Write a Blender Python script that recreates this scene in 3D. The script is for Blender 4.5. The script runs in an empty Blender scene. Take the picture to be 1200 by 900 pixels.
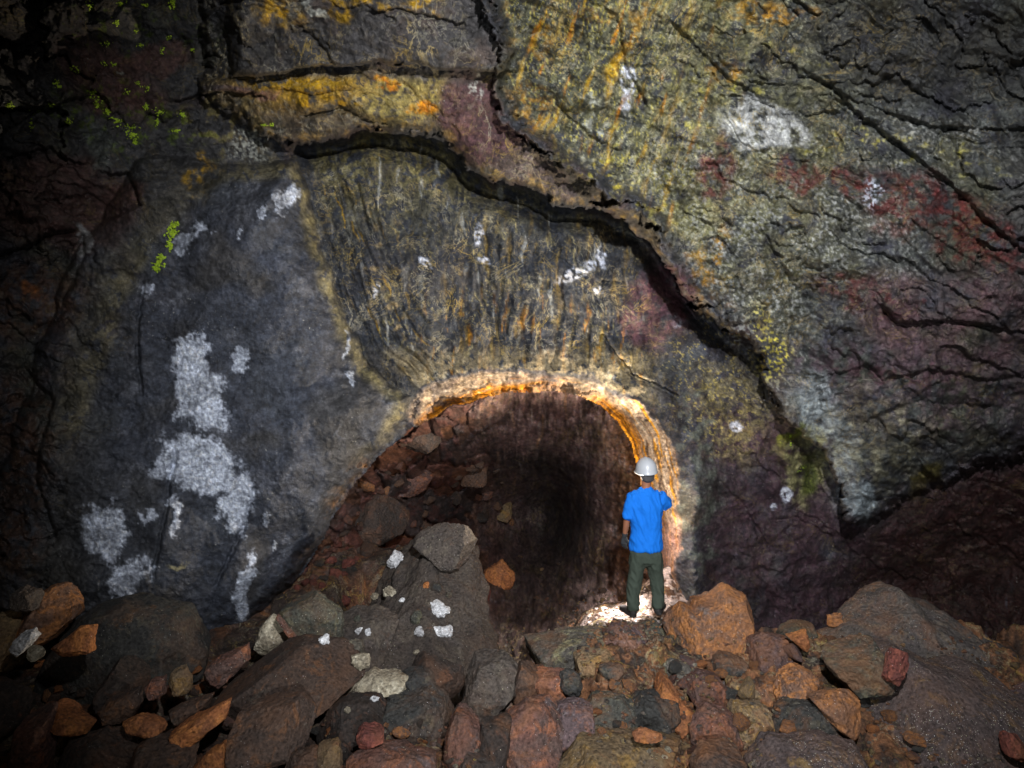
import bpy, bmesh, math, random
import numpy as np
from mathutils import Vector, Matrix
from mathutils.bvhtree import BVHTree

random.seed(7)
rng = np.random.default_rng(7)
S = bpy.context.scene
COL = S.collection
R = math.radians
CZ = 2.58            # eye height above the ledge the person stands on
F = 800.0            # focal length in units of a 1200 wide sheet
f32 = np.float32


def at(u, v, d):
    return Vector(((u - 600) / F * d, d, CZ - (v - 450) / F * d))


def tag(o, label=None, cat=None, group=None, kind=None):
    if label: o['label'] = label
    if cat: o['category'] = cat
    if group: o['group'] = group
    if kind: o['kind'] = kind
    return o


def link(o, parent=None):
    COL.objects.link(o)
    if parent is not None: o.parent = parent
    return o


# ------------------------------------------------------------------ noise
_a = np.linspace(0, 2 * np.pi, 256, endpoint=False)
_G = np.stack([np.cos(_a), np.sin(_a)], 1).astype(f32)


def _h(i, j, s):
    h = (i * np.int64(374761393) + j * np.int64(668265263) + np.int64(s) * 1442695041) & 0xffffffff
    h = ((h ^ (h >> 13)) * np.int64(1274126177)) & 0xffffffff
    return (h ^ (h >> 16)) & 255


def pn(x, y, s=0):
    xi = np.floor(x); yi = np.floor(y)
    fx = (x - xi).astype(f32); fy = (y - yi).astype(f32)
    xi = xi.astype(np.int64); yi = yi.astype(np.int64)
    ux = fx * fx * fx * (fx * (fx * 6 - 15) + 10); uy = fy * fy * fy * (fy * (fy * 6 - 15) + 10)
    def g(dx, dy):
        q = _G[_h(xi + dx, yi + dy, s)]
        return q[..., 0] * (fx - dx) + q[..., 1] * (fy - dy)
    a = g(0, 0); a = a + ux * (g(1, 0) - a)
    b = g(0, 1); b = b + ux * (g(1, 1) - b)
    return (a + uy * (b - a)) * 1.5


def fbm(x, y, o=4, s=0, gain=.5, ridged=False):
    t = 0; a = 1; n = 0
    for k in range(o):
        q = pn(x, y, s + k * 17)
        if ridged: q = 1 - 2 * np.abs(q)
        t = t + a * q; n += a; a *= gain; x = x * 2.03 + 11.7; y = y * 2.03 - 5.3
    return t / n


def worley(x, y, s=0):
    """distance to the nearest / second nearest jittered cell point, and the cell's own random value"""
    xi = np.floor(x).astype(np.int64); yi = np.floor(y).astype(np.int64)
    d1 = np.full(x.shape, 9., f32); d2 = d1.copy(); c = np.zeros(x.shape, f32)
    for dx in (-1, 0, 1):
        for dy in (-1, 0, 1):
            i = xi + dx; j = yi + dy
            px = i + _h(i, j, s) / 255.; py = j + _h(i, j, s + 91) / 255.
            d = np.sqrt((px - x) ** 2 + (py - y) ** 2).astype(f32)
            m = d < d1
            d2 = np.where(m, d1, np.minimum(d2, d)); d1 = np.where(m, d, d1)
            c = np.where(m, _h(i, j, s + 47) / 255., c)
    return d1, d2, c


def n3(p, s=0):
    """cheap 3-D noise for small meshes"""
    x, y, z = p[:, 0], p[:, 1], p[:, 2]
    return (pn(x + .37 * z, y - .61 * z, s) + pn(y + .43 * x + 7.1, z - .29 * x, s + 5) + pn(z + .51 * y - 3.3, x + .33 * y, s + 9)) * .62


def fbm3(p, o=4, s=0, gain=.5, ridged=False):
    t = 0; a = 1; n = 0
    for k in range(o):
        q = n3(p, s + 13 * k)
        if ridged: q = 1 - 2 * np.abs(q)
        t = t + a * q; n += a; a *= gain; p = p * 2.07 + 4.1
    return t / n


def ss(a, b, x):
    t = np.clip((x - a) / (b - a), 0, 1)
    return t * t * (3 - 2 * t)


def segdist(U, V, pts):
    """distance to an open polyline, signed by side (positive = left-hand / upper side when drawn left to right), and end taper"""
    best = np.full(U.shape, 1e12, f32); sgn = np.ones(U.shape, f32); par = np.zeros(U.shape, f32)
    n = len(pts) - 1
    for k in range(n):
        (x0, y0), (x1, y1) = pts[k], pts[k + 1]
        dx, dy = x1 - x0, y1 - y0
        t = np.clip(((U - x0) * dx + (V - y0) * dy) / (dx * dx + dy * dy), 0, 1)
        d = (U - x0 - t * dx) ** 2 + (V - y0 - t * dy) ** 2
        m = d < best
        best = np.where(m, d, best)
        sgn = np.where(m, np.where(dx * (V - y0) - dy * (U - x0) < 0, 1., -1.), sgn)
        par = np.where(m, (k + t) / n, par)
    return np.sqrt(best), sgn, par


def polysd(U, V, pts):
    best = np.full(U.shape, 1e12, f32); ins = np.zeros(U.shape, bool)
    n = len(pts)
    for k in range(n):
        (x0, y0), (x1, y1) = pts[k], pts[(k + 1) % n]
        dx, dy = x1 - x0, y1 - y0
        t = np.clip(((U - x0) * dx + (V - y0) * dy) / (dx * dx + dy * dy + 1e-9), 0, 1)
        best = np.minimum(best, (U - x0 - t * dx) ** 2 + (V - y0 - t * dy) ** 2)
        if y0 != y1:
            c = ((y0 > V) != (y1 > V)) & (U < dx * (V - y0) / dy + x0)
            ins ^= c
    return np.where(ins, 1., -1.).astype(f32) * np.sqrt(best)


# ------------------------------------------------------------------ meshes
def mesh_np(name, P, quads, col=None, mat=None, smooth=True):
    me = bpy.data.meshes.new(name)
    k = quads.shape[1]
    me.vertices.add(len(P)); me.vertices.foreach_set('co', P.astype(f32).ravel())
    me.loops.add(quads.size); me.loops.foreach_set('vertex_index', quads.astype(np.int32).ravel())
    me.polygons.add(len(quads)); me.polygons.foreach_set('loop_start', np.arange(0, quads.size, k, dtype=np.int32))
    me.polygons.foreach_set('use_smooth', np.full(len(quads), smooth, bool))
    if col is not None:
        a = me.attributes.new('rock_tint', 'FLOAT_COLOR', 'POINT')
        c = np.ones((len(P), 4), f32); c[:, :col.shape[1]] = col; a.data.foreach_set('color', c.ravel())
    me.update(calc_edges=True); me.validate()
    if mat: me.materials.append(mat)
    return me


def grid_quads(nr, nc, keep=None):
    i = np.arange(nr * nc).reshape(nr, nc)
    q = np.stack([i[:-1, :-1], i[1:, :-1], i[1:, 1:], i[:-1, 1:]], -1)
    return q[keep] if keep is not None else q.reshape(-1, 4)


# ------------------------------------------------------------------ materials
def new_mat(name):
    m = bpy.data.materials.new(name); m.use_nodes = True
    nt = m.node_tree; nt.nodes.clear()
    out = nt.nodes.new('ShaderNodeOutputMaterial'); b = nt.nodes.new('ShaderNodeBsdfPrincipled')
    nt.links.new(b.outputs[0], out.inputs[0])
    return m, nt, b


def N(nt, t, **kw):
    n = nt.nodes.new(t)
    for k, v in kw.items():
        if k in n.inputs.keys() if isinstance(k, str) else False: n.inputs[k].default_value = v
        else: setattr(n, k, v)
    return n


def noise(nt, vec, scale, detail=5, rough=.6, dist=0):
    n = nt.nodes.new('ShaderNodeTexNoise')
    n.inputs['Scale'].default_value = scale; n.inputs['Detail'].default_value = detail
    n.inputs['Roughness'].default_value = rough; n.inputs['Distortion'].default_value = dist
    nt.links.new(vec, n.inputs['Vector'])
    return n.outputs[0]


def ramp(nt, val, stops):
    r = nt.nodes.new('ShaderNodeValToRGB'); e = r.color_ramp.elements
    while len(e) < len(stops): e.new(.5)
    for q, (p, c) in zip(e, stops):
        q.position = p; q.color = (*c, 1) if len(c) == 3 else c
    nt.links.new(val, r.inputs[0])
    return r.outputs[0]


def mixc(nt, fac, a, b, mode='MIX'):
    m = nt.nodes.new('ShaderNodeMix'); m.data_type = 'RGBA'; m.blend_type = mode
    for s, v in ((m.inputs[0], fac), (m.inputs[6], a), (m.inputs[7], b)):
        if isinstance(v, (int, float)): s.default_value = v
        elif isinstance(v, tuple): s.default_value = (*v, 1)
        else: nt.links.new(v, s)
    return m.outputs[2]


def math_(nt, op, a, b=None):
    m = nt.nodes.new('ShaderNodeMath'); m.operation = op
    for s, v in zip(m.inputs, (a, b)):
        if v is None: continue
        if isinstance(v, (int, float)): s.default_value = v
        else: nt.links.new(v, s)
    return m.outputs[0]


def bump(nt, h, strength, dist, prev=None):
    b = nt.nodes.new('ShaderNodeBump'); b.inputs['Strength'].default_value = strength; b.inputs['Distance'].default_value = dist
    nt.links.new(h, b.inputs['Height'])
    if prev is not None: nt.links.new(prev, b.inputs['Normal'])
    return b.outputs[0]


def cave_material(name, fine=1.0, rough=.72, bumpy=1.0, ymap=.45):
    m, nt, b = new_mat(name)
    mp = nt.nodes.new('ShaderNodeMapping'); mp.inputs['Scale'].default_value = (1, ymap, 1)
    nt.links.new(nt.nodes.new('ShaderNodeTexCoord').outputs['Object'], mp.inputs[0]); tc = mp.outputs[0]
    at_ = nt.nodes.new('ShaderNodeAttribute'); at_.attribute_name = 'rock_tint'
    n1 = noise(nt, tc, 9 * fine, 8, .68); n2 = noise(nt, tc, 24 * fine, 6, .72)
    v1 = ramp(nt, n1, [(.25, (.5, .5, .5)), (.5, (.95, .95, .95)), (.75, (1.5, 1.5, 1.5))])
    v2 = ramp(nt, n2, [(.3, (.3, .3, .3)), (.5, (1, 1, 1)), (.7, (2.2, 2.2, 2.1))])
    c = mixc(nt, 1., at_.outputs['Color'], v1, 'MULTIPLY'); c = mixc(nt, .75, c, v2, 'MULTIPLY')
    # pale mineral specks
    sp = noise(nt, tc, 42 * fine, 3, .6)
    sm = ramp(nt, sp, [(.655, (0, 0, 0)), (.70, (1, 1, 1))])
    big = ramp(nt, noise(nt, tc, 2.1, 3, .6), [(.42, (0, 0, 0)), (.68, (.55, .55, .55))])
    c = mixc(nt, math_(nt, 'MULTIPLY', sm, big), c, (.40, .40, .37))
    # thin marbled mineral veins where the paint's alpha asks for them
    nv = noise(nt, tc, 1.7, 10, .62, 1.2); nv2 = noise(nt, tc, 3.6, 10, .64, 1.6)
    def thin(n, w_): return ramp(nt, math_(nt, 'ABSOLUTE', math_(nt, 'SUBTRACT', n, .5)), [(0, (1,) * 3), (w_, (0,) * 3)])
    ln = math_(nt, 'MAXIMUM', thin(nv, .014), math_(nt, 'MULTIPLY', thin(nv2, .018), .7))
    ln = math_(nt, 'MULTIPLY', ln, ramp(nt, noise(nt, tc, 2.6, 5, .6), [(.40, (0,) * 3), (.58, (1,) * 3)]))
    vcol = mixc(nt, ramp(nt, noise(nt, tc, 3.1, 4, .6), [(.40, (0,) * 3), (.60, (1,) * 3)]), (.34, .32, .24), (.42, .29, .06))
    c = mixc(nt, math_(nt, 'MULTIPLY', ln, at_.outputs['Alpha']), c, vcol)
    # darker and paler blotches
    c = mixc(nt, .75, c, ramp(nt, noise(nt, tc, 3.4, 9, .74, .6), [(.36, (.30,) * 3), (.5, (1,) * 3), (.68, (1.45,) * 3)]), 'MULTIPLY')
    # dark pits
    vo = nt.nodes.new('ShaderNodeTexVoronoi'); vo.inputs['Scale'].default_value = 19 * fine; nt.links.new(tc, vo.inputs['Vector'])
    pit = ramp(nt, vo.outputs['Distance'], [(.05, (.45, .45, .45)), (.3, (1, 1, 1))])
    c = mixc(nt, .6, c, pit, 'MULTIPLY')
    nt.links.new(c, b.inputs['Base Color'])
    b.inputs['Roughness'].default_value = rough
    r_ = ramp(nt, noise(nt, tc, 5, 5, .6), [(.35, (.45,) * 3), (.65, (.88,) * 3)]); nt.links.new(r_, b.inputs['Roughness'])
    b.inputs['Specular IOR Level'].default_value = .35
    h = bump(nt, n1, .5 * bumpy, .06); h = bump(nt, n2, .7 * bumpy, .025, h); h = bump(nt, vo.outputs['Distance'], .35 * bumpy, .02, h)
    h = bump(nt, noise(nt, tc, 70 * fine, 3, .6), .6 * bumpy, .014, h)
    nt.links.new(h, b.inputs['Normal'])
    return m


def rock_material(name, c1, c2, c3, amt3=.45, sparkle=.3, c4=None, scale=1., dust=.7):
    """scoriaceous lava block: two body colours, patches of a third, glassy specks"""
    m, nt, b = new_mat(name)
    tc0 = nt.nodes.new('ShaderNodeTexCoord').outputs['Object']
    oi = nt.nodes.new('ShaderNodeObjectInfo')
    ad = nt.nodes.new('ShaderNodeVectorMath'); ad.operation = 'ADD'
    sc = math_(nt, 'MULTIPLY', oi.outputs['Random'], 37.)
    nt.links.new(tc0, ad.inputs[0]); nt.links.new(sc, ad.inputs[1]); tc = ad.outputs[0]
    nA = noise(nt, tc, 3.2 * scale, 8, .65, .4); nB = noise(nt, tc, 6 * scale, 8, .7, .8); nC = noise(nt, tc, 36 * scale, 6, .72)
    c = mixc(nt, ramp(nt, nA, [(.36, (0,) * 3), (.62, (1,) * 3)]), c1, c2)
    t = .62 - .22 * amt3
    c = mixc(nt, ramp(nt, nB, [(t, (0,) * 3), (t + .11, (.9,) * 3)]), c, c3)
    if c4: c = mixc(nt, ramp(nt, noise(nt, tc, 4.5 * scale, 9, .72, .3), [(.585, (0,) * 3), (.66, (.85,) * 3)]), c, c4)
    val = ramp(nt, nC, [(.28, (.35,) * 3), (.5, (.95,) * 3), (.72, (1.8,) * 3)])
    c = mixc(nt, .95, c, val, 'MULTIPLY')
    vo = nt.nodes.new('ShaderNodeTexVoronoi'); vo.inputs['Scale'].default_value = 27 * scale; nt.links.new(tc, vo.inputs['Vector'])
    c = mixc(nt, .75, c, ramp(nt, vo.outputs['Distance'], [(.08, (.3,) * 3), (.35, (1,) * 3)]), 'MULTIPLY')
    wn = nt.nodes.new('ShaderNodeTexVoronoi'); wn.inputs['Scale'].default_value = 150; nt.links.new(tc, wn.inputs['Vector'])
    sep = nt.nodes.new('ShaderNodeSeparateColor'); nt.links.new(wn.outputs['Color'], sep.inputs[0])
    spk = math_(nt, 'GREATER_THAN', sep.outputs[0], 1 - .10 * sparkle)
    cen = math_(nt, 'LESS_THAN', wn.outputs['Distance'], math_(nt, 'MULTIPLY', sep.outputs[1], .45))
    msk = math_(nt, 'MULTIPLY', math_(nt, 'MULTIPLY', spk, cen), ramp(nt, noise(nt, tc, 2.5, 3), [(.42, (0,) * 3), (.6, (1,) * 3)]))
    tint = mixc(nt, .35, (.75, .75, .78), wn.outputs['Color'])
    c = mixc(nt, msk, c, tint)
    geo = nt.nodes.new('ShaderNodeNewGeometry').outputs['Position']
    du = ramp(nt, noise(nt, geo, 2.3, 9, .7, .5), [(.47, (0,) * 3), (.60, (.8,) * 3)])
    sx = nt.nodes.new('ShaderNodeSeparateXYZ'); nt.links.new(geo, sx.inputs[0])
    mr = nt.nodes.new('ShaderNodeMapRange'); nt.links.new(sx.outputs[0], mr.inputs[0]); mr.inputs[1].default_value = -.8; mr.inputs[2].default_value = .3; mr.inputs[3].default_value = .35 * dust; mr.inputs[4].default_value = dust
    du = math_(nt, 'MULTIPLY', du, mr.outputs[0])
    c = mixc(nt, du, c, mixc(nt, nC, (.13, .052, .026), (.36, .155, .055)))
    rv = nt.nodes.new('ShaderNodeMapRange'); nt.links.new(oi.outputs['Random'], rv.inputs[0]); rv.inputs[3].default_value = .75; rv.inputs[4].default_value = 1.2
    hs = nt.nodes.new('ShaderNodeHueSaturation'); nt.links.new(c, hs.inputs['Color']); nt.links.new(rv.outputs[0], hs.inputs['Value'])
    nt.links.new(hs.outputs[0], b.inputs['Base Color'])
    b.inputs['Roughness'].default_value = .82; b.inputs['Specular IOR Level'].default_value = .3
    h = bump(nt, nB, .5, .06); h = bump(nt, nC, .9, .018, h); h = bump(nt, vo.outputs['Distance'], .7, .014, h)
    nt.links.new(h, b.inputs['Normal'])
    return m


M = {}
M['wall'] = cave_material('cave_rock')
M['tunnel'] = cave_material('tunnel_rock', .9, .8, 1.2, .25)
M['floor'] = cave_material('cave_soil', 1.5, .9, 1.4, 1)
RK = dict(
    rust=((.215, .105, .055), (.12, .078, .062), (.37, .155, .05), .75, .3, (.14, .115, .105)),
    orange=((.32, .115, .038), (.21, .085, .04), (.42, .165, .05), .6, .05, (.11, .06, .045)),
    redbrown=((.15, .07, .054), (.09, .058, .05), (.26, .10, .05), .5, .3, (.13, .105, .11)),
    brown=((.082, .052, .038), (.055, .040, .034), (.15, .072, .036), .4, .15, (.10, .085, .07)),
    darkbrown=((.05, .036, .03), (.036, .03, .027), (.11, .05, .03), .3, .12, None),
    grey=((.092, .080, .070), (.062, .054, .053), (.125, .10, .075), .4, .6, (.14, .08, .045)),
    slope=((.090, .074, .062), (.060, .050, .045), (.105, .088, .070), .5, .2, (.11, .062, .04)),
    purple=((.105, .072, .074), (.07, .052, .055), (.17, .075, .046), .4, .45, (.16, .135, .14)),
    dark=((.056, .056, .052), (.038, .038, .037), (.095, .085, .062), .35, .35, (.12, .07, .04)),
    green=((.076, .078, .060), (.052, .052, .045), (.11, .10, .058), .45, .4, (.13, .07, .04)),
    ochre=((.20, .14, .072), (.13, .095, .062), (.27, .165, .05), .5, .3, (.16, .08, .04)),
    lichen=((.125, .115, .092), (.088, .08, .072), (.27, .25, .14), .45, .3, (.30, .29, .26)),
    sparkly=((.095, .070, .064), (.068, .053, .052), (.14, .085, .05), .4, 1.4, (.17, .11, .045)),
    white=((.55, .56, .58), (.40, .40, .42), (.70, .71, .73), .8, .2, (.16, .15, .15)),
    cream=((.32, .28, .20), (.22, .19, .14), (.48, .44, .34), .6, .2, (.14, .10, .06)),
    red=((.155, .045, .036), (.10, .036, .03), (.24, .075, .05), .6, .1, (.09, .06, .06)),
)
for k, a in RK.items(): M[k] = rock_material(k + '_rock', *a, dust=.12 if k in ('white', 'cream', 'slope', 'sparkly') else .35 if k == 'grey' else .55)

# ------------------------------------------------------------------ CAVE WALL
ST = 1.45
us = np.arange(-260, 1461, ST); vs = np.arange(-210, 861, ST)
U, V = np.meshgrid(us.astype(f32), vs.astype(f32))
WX = fbm(U / 55, V / 55, 5, 101); WY = fbm(U / 55, V / 55, 5, 202)
U1, V1 = U + 13 * WX, V + 13 * WY            # gently wandering outlines
U2, V2 = U + 34 * fbm(U / 60, V / 60, 6, 303, .62), V + 34 * fbm(U / 60, V / 60, 6, 404, .62)   # ragged stains

ARCH_IN = [(455, 519), (478, 503), (500, 491), (530, 475), (560, 464), (600, 457), (640, 455), (675, 460), (705, 473), (728, 494),
           (743, 520), (752, 560), (764, 620), (772, 700), (770, 760), (770, 1000), (200, 1000), (262, 775), (282, 757), (335, 698), (362, 655), (378, 625), (400, 585), (430, 545)]
ARCH_OUT = [(445, 519), (471, 492), (491, 464), (506, 449), (534, 441), (572, 437), (620, 437), (660, 441), (700, 452), (740, 468), (770, 490),
            (788, 528), (795, 570), (796, 640), (794, 690), (790, 760), (790, 1000), (190, 1000), (252, 775), (270, 752), (325, 690), (352, 648), (368, 618), (390, 578), (420, 540)]
BULGE = [(345, 188), (366, 250), (384, 310), (404, 370), (432, 425), (478, 470), (455, 519), (410, 570), (380, 622), (340, 692), (282, 757), (200, 830), (30, 860), (30, 660), (80, 500),
         (135, 340), (195, 240), (265, 195)]
OVER = [(560, -400), (563, 0), (575, 30), (585, 60), (582, 105), (592, 138), (606, 160), (640, 180), (655, 197), (690, 213), (712, 240), (738, 249),
        (768, 268), (778, 300), (800, 336), (815, 352), (840, 376), (868, 396), (885, 420), (900, 458), (916, 488), (938, 508), (964, 530), (981, 562), (988, 608),
        (1000, 615), (1040, 602), (1090, 574), (1150, 545), (1250, 520), (1800, 500), (1800, -400)]
SHELF = [(235, -400), (235, 118), (330, 171), (362, 168), (400, 166), (428, 153), (455, 150), (500, 158), (520, 166), (537, 192), (562, 206), (592, 214),
         (622, 226), (650, 241), (700, 241), (760, 285), (820, 370), (900, 380), (900, -400)]
BLOCK = [(255, -400), (268, 90), (340, 83), (400, 77), (440, 72), (500, 80), (590, 87), (640, 60), (640, -400)]

sdB = polysd(U1, V1, BULGE)
_, _, jg = worley(U / 15 + 1.4 * WX, V / 12 + 1.4 * WY, 17); _, _, jg2 = worley(U / 34 + 1.2 * WX, V / 22 + 1.2 * WY, 18); jag = 4 * (jg - .5) + 9 * (jg2 - .5)
sdO = polysd(U + 10 * WX + 6 * fbm(U / 10, V / 10, 3, 7), V + 10 * WY + 6 * fbm(U / 10, V / 10, 3, 8), OVER) + jag
sdS = polysd(U + 10 * WX + 6 * fbm(U / 9, V / 9, 3, 9), V + 10 * WY + 6 * fbm(U / 9, V / 9, 3, 10), SHELF) + .9 * jag
sdK = polysd(U + 6 * WX, V + 7 * WY, BLOCK) + .35 * jag
aw = 5 * fbm(U / 30, V / 30, 4, 55, .5)
sdI = polysd(U + aw, V + .8 * aw, ARCH_IN)
sdR = polysd(U + 10 * WX, V + 10 * WY, ARCH_OUT) + .45 * jag + 4 * fbm(U / 9, V / 9, 3, 57, .6)

D = np.full(U.shape, 8.35, f32)
D -= 1.7 * np.clip((430 - V) / 430, 0, 1.6) ** 1.3
D -= 1.0 * ss(820, 1350, U) * ss(700, 300, V)
D -= 1.3 * ss(330, -150, U)
D += 1.1 * np.exp(-((U - 1090) / 210) ** 2 - ((V - 690) / 95) ** 2)
b_ = np.clip((sdB + 60 * ss(280, 160, U)) / (100 + 230 * ss(300, 150, U)), 0, 1); D -= 1.15 * np.sqrt(np.maximum(1 - (1 - b_) ** 2, 0))
wO = 6 + 60 * ss(985, 1060, U) * ss(420, 520, V)
tO = np.clip(sdO / wO, 0, 1); D -= (.34 + .44 * ss(120, 260, V)) * np.sqrt(np.maximum(1 - (1 - tO) ** 2, 0)) + .4 * ss(0, 160, sdO)
wS = 6 + 55 * ss(330, 250, U)
tS = np.clip(sdS / wS, 0, 1); D -= (.52 * np.sqrt(np.maximum(1 - (1 - tS) ** 2, 0)) + .12 * ss(0, 60, sdS)) * (1 - .9 * ss(0, 25, sdO))
tK = np.clip(sdK / (5 + 40 * ss(300, 262, U)), 0, 1); D -= .30 * np.sqrt(np.maximum(1 - (1 - tK) ** 2, 0)) * (1 - ss(0, 20, sdO))
# deep slot under the long lip
d, sg, par = segdist(U + 8 * WX, V + 8 * WY, [(332, 180), (375, 180), (430, 166), (480, 168), (520, 182), (548, 216), (600, 232), (650, 254), (700, 256), (748, 280), (776, 318), (805, 352), (850, 396), (880, 420), (902, 470)])
D += .55 * np.exp(-(d / 14) ** 2) * ss(0, .05, par) * ss(1, .93, par) * (1 - ss(0, 8, sdO))
# rib right of the arch, folded pocket under the lobe
rr_ = ss(20, -10, sdO) * ss(795, 815, U) * ss(430, 480, V)
D += rr_ * (.10 * fbm(U / 26 + .4 * WX, V / 40, 4, 91, .55) + .05 * (jg2 - .5))
D -= .30 * np.exp(-((U - 814 - 8 * WX) / 20) ** 2) * ss(500, 580, V)
D += .22 * np.exp(-((U - 955) / 26) ** 2 - ((V - 555) / 36) ** 2) - .20 * np.exp(-((U - 925) / 16) ** 2 - ((V - 515) / 60) ** 2)
# ledges and cracks: (points, ledge height, reach, groove depth, groove width)
EDGES = [([(-60, 132), (0, 128), (60, 127), (112, 112)], .16, 40, .10, 4), ([(-60, 320), (0, 301), (40, 285), (60, 273), (98, 272)], .20, 50, .14, 4),
         ([(195, 122), (260, 107), (315, 113)], .12, 16, .06, 3), ([(345, 138), (398, 124), (432, 141), (505, 152)], .10, 16, .10, 3.5), ([(308, 100), (360, 112), (420, 104)], .06, 14, .05, 3),
         ([(1028, 352), (1050, 378), (1120, 377), (1192, 389)], .22, 40, .12, 3.5), ([(930, 433), (962, 444), (1018, 428), (1034, 447), (1085, 434), (1150, 446), (1215, 440)], .12, 30, .10, 3),
         ([(843, 122), (866, 168), (905, 186), (960, 193)], .10, 26, .05, 3), ([(958, 82), (1000, 130), (1070, 183), (1112, 214), (1160, 262), (1230, 320)], .20, 45, .08, 4),
         ([(930, 75), (1000, 118), (1092, 150), (1250, 150)], .12, 40, .04, 4), ([(878, 268), (930, 312), (962, 316), (1002, 298)], .05, 14, .09, 2.5),
         ([(862, 238), (902, 282), (938, 350)], .06, 20, .07, 2.5), ([(790, 240), (830, 262), (858, 300), (870, 350)], .08, 24, .05, 3), ([(700, 386), (742, 438), (800, 470)], .10, 20, .08, 3),
         ([(650, 300), (700, 330), (740, 330)], .05, 14, .04, 3), ([(170, 325), (160, 400), (165, 470)], .05, 20, .06, 2.5), ([(300, 560), (286, 620), (244, 700)], .05, 16, .07, 2.5),
         ([(206, 520), (196, 600), (176, 690)], .06, 20, .07, 2.5), ([(110, 200), (150, 205), (165, 240), (110, 262)], .10, 30, .05, 3), ([(0, 190), (60, 175), (100, 195)], .10, 30, .05, 3),
         ([(95, 272), (100, 300), (70, 360)], .08, 20, .06, 3), ([(420, 20), (470, 10), (560, 35)], .05, 20, .05, 2.5), ([(345, 25), (380, 60), (395, 80)], .05, 16, .05, 2.5),
         ([(840, 560), (870, 590), (900, 640)], .06, 18, .05, 2.5), ([(1000, 500), (1080, 470), (1180, 480)], .10, 40, .05, 4), ([(720, 20), (735, 80), (760, 130)], .08, 22, .04, 3),
         ([(780, 20), (850, 90), (900, 120)], .08, 22, .04, 3), ([(640, 110), (690, 160), (730, 180)], .06, 16, .04, 3), ([(1060, 250), (1110, 290), (1180, 330)], .08, 26, .04, 3),
         ([(20, 420), (60, 470), (40, 560), (70, 640)], .10, 40, .06, 3)]
EU, EV = U + 5 * WX + 2.5 * fbm(U / 7, V / 7, 2, 71), V + 5 * WY + 2.5 * fbm(U / 7, V / 7, 2, 72)
for pts, hgt, reach, gd, gw in EDGES:
    if pts[0][0] > 780: hgt *= .75; gd *= .45
    xs = [p[0] for p in pts]; ys = [p[1] for p in pts]; pad = reach * 4 + 20
    c0, c1 = np.searchsorted(us, [min(xs) - pad, max(xs) + pad]); r0, r1 = np.searchsorted(vs, [min(ys) - pad, max(ys) + pad])
    sl = (slice(r0, r1), slice(c0, c1))
    d, sg, par = segdist(EU[sl], EV[sl], pts); tp = ss(0, .12, par) * ss(1, .88, par)
    up = np.clip(sg * d / 3, 0, 1)
    D[sl] += tp * (-hgt * up * np.exp(-d / reach) + gd * np.exp(-(d / gw) ** 2))
# rolled arch rim
band = np.clip(sdR / np.maximum(sdR - sdI, 3), 0, 1)
wide = ss(12, 30, sdR - sdI)
D += (1.0 * band ** 1.05) * wide + (1 - wide) * .35 * ss(-8, 10, sdR) * (sdI > -40)

# roughness of the rock at every scale
big = fbm(U / 130, V / 130, 3, 1)
D += .26 * big * (1 - .5 * b_)
w1, w2, wc = worley(U / 60 + .9 * WX, V / 60 + .9 * WY, 3)
blocky = np.clip(ss(150, 20, U) + .6 * ss(420, 200, U) * ss(230, 120, V) + .22 * ss(760, 860, U) * ss(0, 30, sdO) + .5 * ss(940, 1080, U) * ss(450, 600, V), 0, 1)
D += blocky * (.20 * (wc - .5) + .05 * np.exp(-((w2 - w1) / .05) ** 2))


def terrace(q, sharp=.8):
    f = np.floor(q); return f + ss(sharp, 1, q - f)


ca, sa = math.cos(R(24)), math.sin(R(24)); RU, RV = U * ca + V * sa, -U * sa + V * ca
tz = fbm(RU / 210 + .35 * WX, RV / 70 + .35 * WY, 3, 81, .45) + .05 * (jg2 - .5)
tmask = np.clip(.9 * ss(10, 60, sdO) * ss(700, 900, U) + .8 * ss(190, 40, U) + .5 * ss(0, 20, sdS) * (1 - ss(0, 8, sdO)) + .7 * ss(20, -20, sdO) * ss(820, 900, U), 0, 1)
D += tmask * (.11 * terrace(tz * 2.9, .88) - .08 * tz * 2.9)
D += ss(10, 60, sdO) * (.16 * fbm(RU / 80 + .5 * WX, RV / 34 + .5 * WY, 4, 83, .55))
w1, w2, wc2 = worley(U / 21 + 1.1 * WX, V / 17 + 1.1 * WY, 13)
D += (.16 + .84 * blocky) * (.035 * (wc2 - .5)) + .018 * blocky * np.exp(-((w2 - w1) / .06) ** 2)
D += .10 * fbm(U / 44, V / 40, 4, 21, .5) * (1 - .35 * b_)
D += .022 * fbm(U / 17, V / 13, 4, 31, .6, True) * (.35 + .65 * ss(-10, 40, sdO) + .3 * ss(0, 20, sdS)) * (1 - .6 * b_)
# flow lines curving along the flank of the buttress, drips on the hollow
flank = np.exp(-((sdB + 38) / 42) ** 2) * ss(180, 240, V) * ss(520, 430, V) * ss(330, 350, U)
flow = fbm((sdB + 10 * WX) / 9, (U * .35 + V) / 110, 3, 41)
D += .12 * flank * flow * (.6 + .8 * ss(-.3, .3, WX))
hollow = ss(480, 560, U) * ss(800, 730, U) * ss(220, 300, V) * ss(450, 415, V)
drip = fbm(U / 9 + 1.1 * WX, V / 75, 3, 51)
D += .075 * hollow * drip
dripO = fbm((U + .35 * V) / 12 + WX, (V - .3 * U) / 90, 3, 52)
overm = ss(5, 40, sdO)
D += .06 * overm * dripO * ss(900, 760, U) * ss(380, 150, V)
D += .014 * fbm(U / 5.5, V / 5.5, 3, 61, .6)
rim = ss(-4, 4, sdR) * wide
D += rim * (.03 * fbm(U / 14, V / 14, 3, 65, .5) + .05 * fbm(sdR / 7, (U - V) / 90, 2, 66))

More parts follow.
